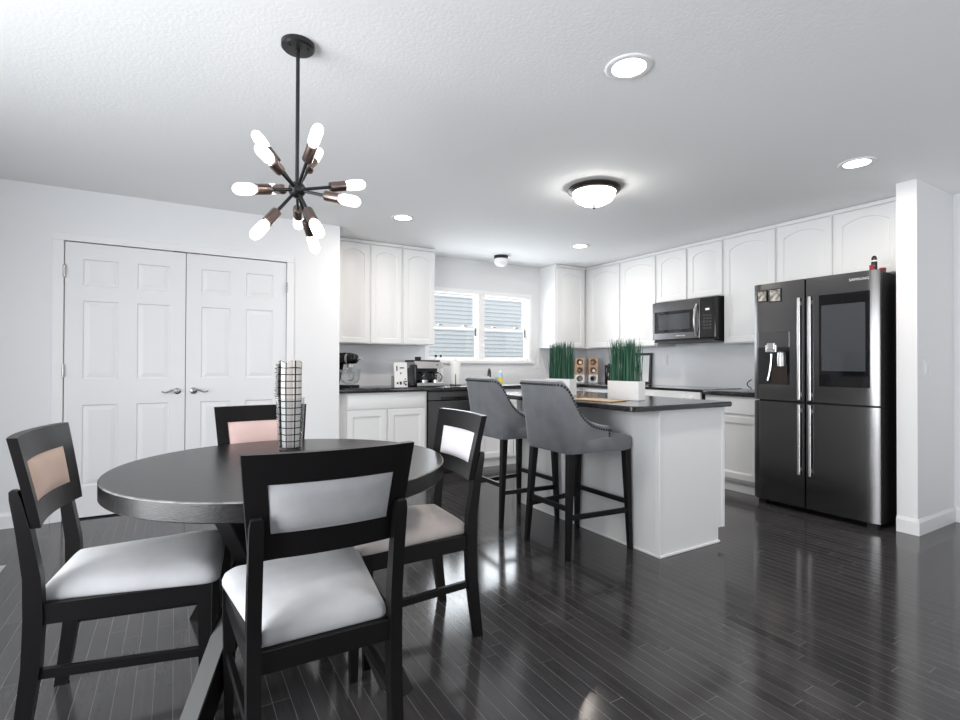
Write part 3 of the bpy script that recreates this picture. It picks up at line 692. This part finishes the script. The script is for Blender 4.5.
# ------------------------------------------------------------------ dining table
TX, TY, TR = .400, 2.19, .626
t = thing('dining_table', 'round black dining table with a thick top and bent crossed legs', 'table', (TX, TY, 0), local=True)
m = MB(); m.lathe([(TR - .03, .700), (TR - .004, .700), (TR, .704), (TR, .757)], seg=96, cap1=False)
m.lathe([(.0, .762), (TR - .004, .762)], seg=96, cap0=False, cap1=False); m.lathe([(.0, .700), (TR - .03, .700)], seg=96, cap0=False, cap1=False)
m.build('tabletop', 'table_top', t, 40)
MB().lathe([(TR, .757), (TR - .0005, .7595), (TR - .004, .762)], seg=96, cap0=False, cap1=False).build('worn_edge', 'edge_wear', t, 40)
for a in (-132, -58, 48, 122):
    a = radians(a); d = Vector((cos(a), sin(a), 0)); sd = Vector((-sin(a), cos(a), 0))
    l = MB(); st_ = [(.540, 0), (.335, .30), (.235, .45), (.345, .62), (.40, .700)]
    rings = []
    for i, (r, z) in enumerate(st_):
        q = Vector((.05, 0)) 
        for_w = .052 if i in (0, 4) else .046
        rings.append([d * (r - for_w) - sd * .032 + Vector((0, 0, z)), d * (r + for_w) - sd * .032 + Vector((0, 0, z)), d * (r + for_w) + sd * .032 + Vector((0, 0, z)), d * (r - for_w) + sd * .032 + Vector((0, 0, z))])
    l.quadrings(rings); bmesh.ops.bevel(l.bm, geom=l.bm.edges[:], offset=.003, segments=1, affect='EDGES'); l.build('leg', 'black_wood', t, 0)
m = MB()
for a in (-132, -58):
    a = radians(a); d = Vector((cos(a), sin(a), 0)); m.bar(d * -.24 + Vector((0, 0, .45)), d * .24 + Vector((0, 0, .45)), .06, .14)
m.lathe([(.30, .672), (.30, .70)], seg=40); m.lathe([(.07, .36), (.07, .672)], seg=24); m.build('hub', 'black_wood', t, 0)

# ------------------------------------------------------------------ dining chairs
def make_chair(label, pad, seat):
    t = thing('dining_chair', label, 'chair', local=True, group='dining chairs around the round table')
    Wt, zt, zb = .446, .938, .665
    hw = lambda z: Wt / 2 - .024 * (zt - z) / (zt - zb)
    def pl(z): return -.012 - .056 * max(0, (z - zb) / (zt - zb)) ** 1.1
    def surf(s, z, off):
        return Vector((pl(z) - .030 * (1 - (s / (Wt / 2)) ** 2) + off, s, z))
    def slab(mb, sa, sb, z0, z1, th, ns=12, nz=3, puff=0.0):
        rings = []
        for i in range(ns + 1):
            q = i / ns; ring = []
            for j in range(nz + 1):
                z = z0 + (z1 - z0) * j / nz; s = sa(z) + (sb(z) - sa(z)) * q
                ring.append(surf(s, z, th / 2 + puff * (1 - (2 * q - 1) ** 4) * (1 - (2 * j / nz - 1) ** 4)))
            for j in range(nz, -1, -1):
                z = z0 + (z1 - z0) * j / nz; s = sa(z) + (sb(z) - sa(z)) * q
                ring.append(surf(s, z, -th / 2 - puff * (1 - (2 * q - 1) ** 4) * (1 - (2 * j / nz - 1) ** 4)))
            rings.append(ring)
        mb.quadrings(rings)
    L = lambda z: -hw(z); Rr = lambda z: hw(z); st_ = .054
    Li = lambda z: -hw(z) + st_; Ri = lambda z: hw(z) - st_
    m = MB(); za, zc = .732, .860
    slab(m, L, Rr, zc, zt, .026, 16); slab(m, L, Rr, zb, za, .026, 16); slab(m, L, Li, za, zc, .026, 3); slab(m, Ri, Rr, za, zc, .026, 3)
    m.build('back_frame', 'black_wood', t, 35)
    m = MB(); slab(m, Li, Ri, za, zc, .022, 14, 8, .018); m.build('back_pad', pad, t, 60)
    # rear legs: curved posts that stop behind the back frame
    for sy in (-1, 1):
        m = MB(); rings = []
        for (l, z, th) in ((-.058, 0, .036), (-.042, .12, .042), (-.027, .25, .046), (-.022, .40, .048), (-.026, .52, .044), (-.047, .66, .036), (-.066, .755, .028), (-.072, .778, .020), (-.073, .783, .008)):
            y = sy * .186; w_ = .017 if z < .77 else (.014 if z < .78 else .008)
            rings.append([Vector((l - th / 2, y - w_, z)), Vector((l + th / 2, y - w_, z)), Vector((l + th / 2, y + w_, z)), Vector((l - th / 2, y + w_, z))])
        m.quadrings(rings); m.build('rear_leg', 'black_wood', t, 30)
    D = .452
    for sy in (-1, 1):
        m = MB(); y = sy * .205; rings = []
        for (z, a) in ((0, .026), (.20, .034), (.435, .040)):
            rings.append([Vector((D - .022 + (.435 - z) * -.0 - a / 2, y - a / 2, z)), Vector((D - .022 + a / 2, y - a / 2, z)), Vector((D - .022 + a / 2, y + a / 2, z)), Vector((D - .022 - a / 2, y + a / 2, z))])
        m.quadrings(rings); m.build('front_leg', 'black_wood', t, 0)
    m = MB()
    m.box(-.034, -.010, -.172, .172, .375, .4335, .002); m.box(D - .033, D - .011, -.188, .188, .375, .435, .003)
    for sy in (-1, 1): m.bar((-.02, sy * .186, .405), (D - .022, sy * .207, .405), .022, .06)
    m.build('seat_rail', 'black_wood', t, 0)
    for sy in (-1, 1):
        MB().bar((-.028, sy * .186, .228), (D - .024, sy * .205, .210), .018, .030, bev=.002).build('stretcher', 'black_wood', t, 0)
    # cushion
    def ring(z, i):
        pts = []; cor = []
        x0, x1, ya, yb = -.018 + i, D + .022 - i, .168 - i, .232 - i
        cr = [((x1, -yb), .05), ((x1, yb), .05), ((x0, ya), .02), ((x0, -ya), .02)]
        n = 4
        for k in range(n):
            p = Vector(cr[k][0]); pa = Vector(cr[k - 1][0]); pb = Vector(cr[(k + 1) % n][0]); r = cr[k][1]
            a = p + (pa - p).normalized() * r; b = p + (pb - p).normalized() * r
            for j in range(7):
                s = j / 6; q = a * (1 - s) ** 2 + p * 2 * s * (1 - s) + b * s * s; pts.append(q)
        out = []
        for k in range(len(pts)):
            a = pts[k]; b = pts[(k + 1) % len(pts)]; out.append(a)
            if k % 7 == 6:
                for s in (.2, .4, .6, .8): out.append(a.lerp(b, s))
        return [Vector((p.x, p.y, z)) for p in out]
    m = MB(); m.quadrings([ring(.4345, .004), ring(.441, 0), ring(.455, 0), ring(.472, .006), ring(.487, .022), ring(.498, .055), ring(.505, .10), ring(.508, .14)])
    m.build('seat_cushion', seat, t, 60)
    return t
ch = make_chair('black dining chair with peach back pad, left of the table by the pantry doors', 'velvet_peach', 'velvet_grey')
ch.location = (-.312, 2.182, 0); ch.rotation_euler = (0, 0, radians(-7.0))
c2 = dup(ch, (.358, 1.420, 0), radians(89.7), 'black dining chair seen from behind in front of the table, grey back pad')
c3 = dup(ch, (1.070, 2.088, 0), radians(177.6), 'black dining chair with pale back pad, right of the table near the bar stools')
c4 = dup(ch, (.390, 2.826, 0), radians(-90), 'black dining chair with pink back pad, behind the table and vase')
def recolor(root, nm, mat):
    for c_ in root.children:
        if c_.name.split('.')[0] == nm: c_.data = c_.data.copy(); c_.data.materials[0] = M[mat]
recolor(c2, 'back_pad', 'velvet_shade'); recolor(c3, 'back_pad', 'velvet_lilac'); recolor(c4, 'back_pad', 'velvet_pink'); recolor(c3, 'seat_cushion', 'velvet_reflected_tint')

# ------------------------------------------------------------------ vase with rolled napkins
VX, VY = .452, 2.455
t = thing('glass_vase', 'tall clear glass vase on the dining table holding rolled plaid cloth', 'vase', (VX, VY, .762), local=True)
MB().lathe([(.050, 0), (.052, .004), (.062, .236), (.065, .240), (.061, .240), (.0585, .236), (.049, .010), (.001, .010)], seg=36, cap0=True, cap1=True).build('glass', 'clear', t, 50)
def cloth_roll(label, cx, cy, r, z0, z1, turns, ph):
    bm = bmesh.new(); uvl = bm.loops.layers.uv.new('UVMap'); n = 90; rows = 12; V = []
    for j in range(rows + 1):
        z = z0 + (z1 - z0) * j / rows; row = []
        for i in range(n + 1):
            a = ph + 2 * pi * turns * i / n; rr = r * (.35 + .65 * i / n) * (1 + .025 * sin(5 * a) * sin(j * .9)) * (.84 + .16 * min(1, 1.65 * j / rows))
            row.append(bm.verts.new((cx + rr * cos(a), cy + rr * sin(a), z + .006 * sin(a * 2.3 + i * .2) * (j == rows))))
        V.append(row)
    for j in range(rows):
        for i in range(n):
            f_ = bm.faces.new((V[j][i], V[j][i + 1], V[j + 1][i + 1], V[j + 1][i]))
            for l_, (a, b) in zip(f_.loops, ((i, j), (i + 1, j), (i + 1, j + 1), (i, j + 1))): l_[uvl].uv = (a / n * turns * .75, b / rows)
    me = bpy.data.meshes.new('rolled_cloth'); bm.to_mesh(me); bm.free(); me.materials.append(M['plaid'])
    for p in me.polygons: p.use_smooth = True
    o = bpy.data.objects.new('rolled_cloth', me); COL.objects.link(o); o.location = (VX, VY, .774)
    md = o.modifiers.new('thick', 'SOLIDIFY'); md.thickness = .002
    tag(o, label, 'cloth', 'rolled plaid cloths in the vase'); return o
cr = cloth_roll('grey and black plaid cloth rolled up inside the glass vase', 0.0, 0.0, .055, 0, .392, 2.6, -.9)
# fringe along the outer edge of the roll
fr = MB(); rnd = random.Random(3)
for k in range(34):
    z = .235 + .15 * k / 34; e = Vector((-.056, .010, z)); q = e + Vector((rnd.uniform(-.012, -.004), rnd.uniform(-.008, .002), rnd.uniform(-.006, .004)))
    fr.tube([Vector((-.030, .004, z)), e, q], .0012, 5)
fr.build('fringe', 'black_matte', cr, 0, False)

# ------------------------------------------------------------------ things on the counters
CZ = .917
# stand mixer
mx, my = 1.475, 5.15
t = thing('stand_mixer', 'black stand mixer with a clear glass bowl on the counter', 'mixer', (mx, my, CZ), radians(-50), local=True)
m = MB(); m.prism([(x, y) for x, y in [( -.16 + .05 * cos(a) if cos(a) < 0 else .06 + .09 * cos(a), (.075 if cos(a) < 0 else .09) * sin(a)) for a in [2 * pi * i / 28 for i in range(28)]]], (0, 0, 0), (1, 0, 0), (0, 1, 0), (0, 0, .03)); m.build('base', 'black_gloss', t, 30)
m = MB(); m.quadrings([[Vector((-.15 + .02 * k + a * .045, b * .05, .03 + .075 * k)) for a, b in ((-1, -1), (1, -1), (1, 1), (-1, 1))] for k in range(4)]); m.build('column', 'black_gloss', t, 30)
m = MB(); m.tube([(-.19, 0, .285), (-.17, 0, .288), (-.10, 0, .292), (0, 0, .294), (.08, 0, .292), (.13, 0, .288), (.145, 0, .286)], [.03, .052, .058, .060, .056, .044, .02], 20); m.build('motor_head', 'black_gloss', t, 60)
m = MB(); m.lathe([(.0605, -.012), (.0605, .012)], (.04, 0, .293), (1, 0, 0), 24, False, False); m.build('trim_band', 'steel_bright', t)
MB().lathe([(.012, 0), (.012, .03), (.006, .035)], (.145, 0, .288), (1, 0, 0), 14).build('hub_knob', 'steel_mid', t)
MB().lathe([(.030, 0), (.026, .035)], (.055, 0, .205), seg=20).build('attachment_hub', 'steel_bright', t)
MB().lathe([(.040, .035), (.075, .05), (.095, .09), (.104, .15), (.106, .185), (.103, .185), (.092, .095), (.07, .054), (.001, .042)], (.055, 0, 0), seg=32).build('bowl', 'clear', t, 60)
m = MB(); m.tube([(.055 + .106, -.01, .16)] + [(.055 + .106 + .045 * sin(pi * i / 10), -.01, .16 - .08 * i / 10) for i in range(11)], .006, 8); m.build('bowl_handle', 'clear', t)
m = MB()
for k in range(8):
    a = pi * k / 8; m.tube([(.055 + cos(a) * .045 * sin(pi * i / 12), sin(a) * .045 * sin(pi * i / 12), .205 - .14 * (1 - cos(pi * i / 12)) / 2 * 1.0) for i in range(13)], .002, 5)
m.build('whisk', 'steel_mid', t)
# recipe card stand
t = thing('card_stand', 'white sign card with black marks between the mixer and the coffee maker', 'sign', (1.985, 4.94, CZ))
MB().obox((1.985, 4.938, CZ + .128), (.074, .012, 0), (-.0012, .008, .0), (0, .012, .126), .001).build('card', 'white_plastic', t, 0)
def mark(u, z, w_, h_): MB().obox((1.985 + u * .987 + .00, 4.9295 + u * .16 + (z - .128) * .095 - .0015, CZ + z), (w_ / 2 * .987, w_ / 2 * .16, 0), (0, .0008, 0), (0, h_ / 2 * .095, h_ / 2)).build('printed_mark', 'black_matte', t, 0)
for u, z, w_, h_ in ((-.045, .195, .012, .05), (.015, .20, .05, .012), (.0, .145, .012, .018), (-.042, .045, .02, .018), (-.005, .045, .024, .03), (.035, .05, .012, .035), (.055, .03, .02, .02), (.058, .06, .018, .016), (.05, .085, .012, .012)): mark(u, z, w_, h_)
MB().box(1.91, 1.955, 4.965, 5.005, CZ, CZ + .12, .003).build('easel', 'steel_mid', t, 0)
# coffee maker
cx0, cx1, cy0, cy1 = 2.150, 2.490, 4.95, 5.22
t = thing('coffee_maker', 'black and silver combination coffee maker with two carafes', 'coffee maker', ((cx0 + cx1) / 2, 5.1, CZ))
m = MB(); m.box(cx0, cx1, cy0, cy1, CZ, CZ + .028, .006); m.build('base', 'black_matte', t, 0)
m = MB(); m.box(cx0 + .02, cx1, cy0 - .006, cy0 + .04, CZ + .006, CZ + .042, .006); m.build('base_fascia', 'steel_mid', t, 0)
MB().box(cx0 + .01, cx1 - .01, cy0 + .14, cy1, CZ + .028, CZ + .26, .008).build('body', 'black_gloss', t, 0)
m = MB(); m.quadrings([[Vector((cx0 + .01, cy0 + .0, CZ + .195)), Vector((cx1 - .008, cy0 + .0, CZ + .195)), Vector((cx1 - .008, cy1 - .02, CZ + .195)), Vector((cx0 + .01, cy1 - .02, CZ + .195))],
    [Vector((cx0 + .0, cy0 + .02, CZ + .27)), Vector((cx1 - .02, cy0 + .02, CZ + .262)), Vector((cx1 - .02, cy1 - .01, CZ + .262)), Vector((cx0 + .0, cy1 - .01, CZ + .27))]]); m.build('header', 'steel_mid', t, 0)
m = MB(); m.box(cx0 - .012, cx1 - .03, cy0 + .03, cy1 - .01, CZ + .262, CZ + .283, .008); m.build('lid', 'black_matte', t, 0)
MB().lathe([(.03, 0), (.034, .012), (.034, .032), (.026, .036)], (cx0 + .085, cy0 + .12, CZ + .282), seg=20).build('steam_knob', 'black_matte', t)
MB().box(cx0 - .012, cx0 + .028, cy0 - .010, cy0 + .13, CZ, CZ + .235, .015).build('steam_tower', 'black_gloss', t, 0)
MB().box(cx0 + .25, cx0 + .275, cy0 + .005, cy0 + .01, CZ + .226, CZ + .236).build('badge', 'black_matte', t, 0)
for (x, r) in ((cx0 + .135, .042), (cx0 + .275, .05)):
    o = MB().lathe([(r * .8, 0), (r, .012), (r, .05), (r * .7, .095), (r * .75, .11)], (x, cy0 + .07, CZ + .030), seg=24).build('carafe', 'clear', t, 50)
    MB().lathe([(r * .7, 0), (r * .62, .016)], (x, cy0 + .07, CZ + .141), seg=20).build('carafe_lid', 'black_matte', o)
    MB().tube([(x + r * .7 + .030 * sin(pi * i / 10), cy0 + .05, CZ + .14 - .085 * i / 10) for i in range(11)], .006, 8).build('carafe_handle', 'black_matte', o)
    MB().lathe([(r * .92, .004), (r * .92, .04)], (x, cy0 + .07, CZ + .03), (0, 0, 1), 24, True, True).build('carafe_band', 'steel_bright', o)
# two soap bottles behind the coffee maker
def bottle(label, x, y, h):
    t = thing('soap_bottle', label, 'bottle', (x, y, CZ), local=True, group='white bottles beside the coffee maker')
    MB().lathe([(.024, 0), (.026, .01), (.026, h - .06), (.014, h - .035), (.010, h - .026)], seg=20).build('body', 'white_plastic', t, 50)
    MB().lathe([(.013, h - .026), (.013, h)], seg=16).build('cap', 'black_matte', t)
    return t
bo = bottle('tall white bottle with black cap, left of the pair by the window', 2.545, 5.27, .345)
dup(bo, (2.612, 5.28, CZ), 0, 'tall white bottle with black cap, right of the pair beside the paper towels')
# paper towel
px_, py_ = 2.70, 5.09
t = thing('paper_towel_holder', 'white paper towel roll on a black stand left of the sink', 'paper towel', (px_, py_, CZ), local=True)
MB().lathe([(.066, 0), (.066, .010), (.05, .014)], seg=28).build('base', 'black_matte', t)
MB().lathe([(.018, .014), (.056, .014), (.057, .02), (.057, .272), (.055, .276), (.018, .276)], seg=32).build('roll', 'paper', t, 40)
MB().tube([(0, 0, .01), (0, 0, .295)], .006, 10).build('post', 'steel_mid', t)
MB().tube([(-.03, -.062, .01), (-.03, -.062, .13)], .004, 8).build('tension_arm', 'black_matte', t)
# faucet and dish soap
fx, fy = 3.33, 5.36
t = thing('faucet', 'dark faucet at the sink under the window', 'faucet', (fx, fy, CZ), local=True)
MB().lathe([(.026, 0), (.026, .008), (.018, .012), (.016, .06)], seg=20).build('base', 'black_metal', t)
MB().tube([(0, 0, .05), (0, 0, .10)] + [(-.045 * (1 - cos(pi * i / 10)), -.05 * (1 - cos(pi * i / 10)), .10 + .085 * sin(pi * i / 10)) for i in range(11)], .011, 12).build('spout', 'black_metal', t)
MB().tube([(.0, -.02, .05), (.05, -.03, .075)], .006, 8).build('lever', 'steel_bright', t)
t = thing('dish_soap_bottle', 'yellow dish soap bottle with pale blue label beside the faucet', 'bottle', (3.372, 5.20, CZ), local=True)
MB().lathe([(.028, 0), (.031, .012), (.031, .085)], seg=20).build('body', 'yellow', t, 50)
MB().lathe([(.0312, .085), (.028, .125), (.018, .14)], seg=20).build('label_sleeve', 'blue_cap', t, 50)
MB().lathe([(.014, .14), (.014, .162), (.007, .172)], seg=16).build('cap', 'white_plastic', t)
sk = MB(); sk.box(3.0, 3.68, 4.93, 5.30, CZ + .0003, CZ + .003, .001); tag(sk.build('kitchen_sink', 'steel_mid', None, 0), 'steel sink set into the counter under the window', 'sink')
# coffee pod racks
def rack(label, x, y, rot, n):
    t = thing('pod_rack', label, 'rack', (x, y, CZ), rot, group='pod racks in the corner', local=True)
    w_, d_, hh = .118, .13, .325
    for i in range(3):
        z0 = .004 + i * .108; b = MB(); N_ = 24
        sq = shape(-w_ / 2, w_ / 2, z0, z0 + .104, 0, 6, 6); c_ = Vector((0, z0 + .052))
        ci = []
        for (a, b_) in sq:
            v = Vector((a, b_)) - c_; v.normalize(); ci.append((c_.x + v.x * .041, c_.y + v.y * .041))
        P = lambda pts, y_: [Vector((a, y_, b_)) for a, b_ in pts]
        b.quadrings([P(sq, d_ / 2), P(sq, -d_ / 2), P(ci, -d_ / 2), P(ci, -d_ / 2 + .05)])
        o = b.build('tier', 'white_plastic' if i == 0 else 'tan_wood', t, 30)
        MB().lathe([(.040, 0), (.040, .002)], (0, -d_ / 2 + .052, z0 + .052), (0, -1, 0), 20).build('pod_well', 'black_matte', o, 40)
        MB().lathe([(.0, .0), (.018, .004), (.022, .012)], ((-.008 if (i + n) % 2 else .010), -d_ / 2 + .045, z0 + .05), (0, -1, 0), 16, True, True).build('pod', ('copper', 'black_gloss', 'white_plastic')[(i + n) % 3], o, 40)
    return t
rack('tan and white pod rack with round holes, left one in the corner', 4.585, 5.155, radians(-33), 0)
rack('tan and white pod rack with round holes, right one nearer the black frame', 4.745, 5.075, radians(-33), 1)
# leaning framed board and small canister
t = thing('framed_board', 'black framed white board leaning on the backsplash behind the planters', 'frame', (4.90, 4.47, CZ))
bx = lambda mb, ya, yb, z0, z1, dx=0: mb.obox((4.962 + (.19 - (z0 + z1) / 2) * -.06 + dx, (ya + yb) / 2, CZ + (z0 + z1) / 2), (.008, 0, 0), (0, (yb - ya) / 2, 0), ((z1 - z0) / 2 * .06, 0, (z1 - z0) / 2))
m = MB(); bx(m, 4.285, 4.315, .004, .385); bx(m, 4.625, 4.655, .004, .385); bx(m, 4.315, 4.625, .004, .034); bx(m, 4.315, 4.625, .355, .385); m.build('border', 'black_matte', t, 0)
m = MB(); bx(m, 4.315, 4.625, .034, .355, .004); m.build('board', 'white_plastic', t, 0)
t = thing('canister', 'small black canister on the corner counter beside the framed board', 'canister', (4.80, 4.83, CZ), local=True)
MB().lathe([(.05, 0), (.052, .006), (.052, .20), (.05, .205)], seg=24).build('body', 'black_gloss', t, 40)
MB().lathe([(.053, .205), (.053, .23), (.04, .236), (.012, .238), (.012, .255)], seg=24).build('lid', 'black_matte', t, 40)
# loose cord by the fridge
c = MB(); c.tube([(4.90, 2.99 + .045 * sin(pi * i / 14), CZ + .008 + .09 * i / 14) for i in range(15)], .005, 8)
tag(c.build('power_cord', 'black_matte', None), 'black power cord loop on the backsplash beside the refrigerator', 'cord')

# switches and outlets
def plate(name, label, c_, u, n, cat, toggles):
    t = thing(name, label, cat, c_)
    u = Vector(u); n = Vector(n); c_ = Vector(c_)
    MB().obox(c_ + n * .003, u * (.036 + .023 * (toggles - 1)), n * .003, (0, 0, .058), .002).build('cover_plate', 'white_plastic', t, 0)
    for k in range(toggles):
        o = c_ + u * (.046 * (k - (toggles - 1) / 2)) + n * .007
        MB().obox(o, u * .016, n * .002, (0, 0, .033), .001).build('rocker' if cat == 'light switch' else 'socket', 'trim', t, 0)
plate('light_switch', 'white light switch on the side wall right of the refrigerator', (4.513, 1.487, 1.142), (1, 0, 0), (0, -1, 0), 'light switch', 2)
plate('wall_outlet', 'white outlet on the wall right of the kitchen window', (4.118, YK - .009, 1.165), (1, 0, 0), (0, -1, 0), 'outlet', 1)
plate('wall_outlet', 'white outlet on the backsplash right of the leaning black frame', (X1 - .007, 4.575 - .47, 1.215), (0, -1, 0), (-1, 0, 0), 'outlet', 1)
# floor register
t = thing('floor_register', 'grey floor vent register at the left edge near the pantry wall', 'vent', (-.90, 3.80, 0))
m = MB(); m.box(-1.04, -.822, 3.72, 3.90, 0, .004, .001); m.build('frame', 'register', t, 0)
m = MB()
for i in range(8): m.box(-1.02, -.842, 3.732 + i * .02, 3.742 + i * .02, .004, .006)
m.build('louver', 'register', t, 0)

# ------------------------------------------------------------------ ceiling lights
def lamp_light(parent, kind, loc, power, col, size=.1, spot=None):
    l = bpy.data.lights.new('lamp_light', kind); l.energy = power; l.color = col
    if kind == 'SPOT': l.spot_size = radians(spot); l.spot_blend = .9; l.shadow_soft_size = size
    elif kind == 'AREA': l.shape = 'DISK'; l.size = size
    else: l.shadow_soft_size = size
    o = bpy.data.objects.new('lamp_light', l); COL.objects.link(o); o.parent = parent; o.location = loc; return o
WARM = (1.0, .90, .80)
def can_light(label, x, y):
    t = thing('recessed_light', label, 'ceiling light', (x, y, H), local=True, group='recessed ceiling lights')
    MB().lathe([(.072, -.004), (.092, -.007), (.100, -.004), (.101, -.0005)], seg=40, cap0=False, cap1=False).build('trim_ring', 'trim', t, 60)
    MB().lathe([(.001, -.003), (.075, -.003)], seg=32, cap0=False, cap1=False).build('lens', 'downlight', t, 0)
    lamp_light(t, 'AREA', (0, 0, -.012), 13, WARM, .13)
    return t
c0 = can_light('lit recessed light nearest the camera in the middle of the ceiling', 1.67, 1.565)
dup(c0, (3.70, 1.566, H), 0, 'lit recessed light in front of the refrigerator')
dup(c0, (1.703, 4.20, H), 0, 'lit recessed light in front of the cabinets left of the window')
dup(c0, (3.752, 4.209, H), 0, 'lit recessed light in the far corner over the stove counter')
# flush dome light
t = thing('dome_ceiling_light', 'lit flush dome ceiling light with bronze rim above the island', 'ceiling light', (2.588, 2.755, H), local=True)
MB().lathe([(.10, 0), (.165, -.004), (.185, -.012), (.190, -.024), (.180, -.036), (.155, -.044), (.150, -.040)], seg=48, cap1=False).build('rim', 'bronze', t, 50)
MB().lathe([(.152, -.040), (.146, -.070), (.125, -.100), (.085, -.122), (.035, -.132), (.001, -.133)], seg=48, cap0=False).build('glass_shade', 'lamp_glass', t, 60)
MB().lathe([(.016, -.130), (.016, -.136), (.007, -.142), (.010, -.150), (.004, -.160), (.001, -.161)], seg=16).build('finial', 'bronze', t, 50)
# small globe over the sink
t = thing('globe_ceiling_light', 'small white globe ceiling light with black cap above the sink', 'ceiling light', (3.304, 5.087, H), local=True)
MB().lathe([(.082, 0), (.082, -.030), (.076, -.034)], seg=32).build('cap', 'black_metal', t, 40)
MB().lathe([(.072, -.030), (.084, -.052), (.083, -.078), (.068, -.105), (.040, -.122), (.001, -.127)], seg=32, cap0=False).build('globe', 'opal_off', t, 60)
# sputnik chandelier
HX, HY, HZ = .413, 2.134, 1.853
t = thing('chandelier', 'black sputnik chandelier with lit tube bulbs above the dining table', 'chandelier', (HX, HY, H), local=True)
MB().lathe([(.064, 0), (.064, -.018), (.058, -.024), (.012, -.026)], seg=36).build('canopy', 'black_metal', t, 40)
for sx in (-1, 1): MB().sphere((sx * .036, -.02, -.027), .006, 8).build('screw', 'black_metal', t)
MB().tube([(0, 0, -.02), (0, 0, HZ - H)], .0075, 12).build('stem', 'black_metal', t)
hub = Vector((0, 0, HZ - H)); MB().sphere(hub, .034, 24).build('hub', 'black_metal', t)
RT = .300; DEP = 2.05
fwd = Vector((F.x, F.y, 0)).normalized(); rgt = Vector((fwd.y, -fwd.x, 0))
for (dx, dy, sg, rt) in ((-46, -61, 1, 1), (-41, -46, -1, 1), (23, -68, -1, 1), (23, -42, 1, 1), (-65.5, -1, -1, 1), (-30, -1, 1, 1), (70, -6, 1, 1), (65, 13, -1, 1), (-46, 50, -1, 1), (1.6, 39, 1, 1), (25, 48, -1, 1), (20, 65, 1, 1)):
    best = None
    for k in range(400):                       # depth component so that every arm has the same length
        w_ = sg * RT * k / 400; dd_ = DEP + w_; v = rgt * ((-182 + dx) / FPX * dd_ + 182 / FPX * DEP) + Vector((0, 0, (175 - dy) / FPX * dd_ - 175 / FPX * DEP)) + fwd * w_; e = abs(v.length - RT)
        if best is None or e < best[0]: best = (e, v.copy())
    v = best[1].normalized()
    arm = MB().tube([hub + v * .02, hub + v * .150], .0065, 10).build('arm', 'black_metal', t)
    sk_ = MB().lathe([(.011, .132), (.0195, .136), (.0205, .140), (.0205, .200), (.018, .202)], hub, v, 20).build('socket', 'copper', arm, 40)
    MB().lathe([(.013, .200), (.018, .208), (.0215, .220), (.0222, .262), (.019, .279), (.011, .289), (.001, .293)], hub, v, 20, False, True).build('bulb', 'bulb', arm, 60)

for o in bpy.data.objects:
    if '_o' in o: del o['_o']
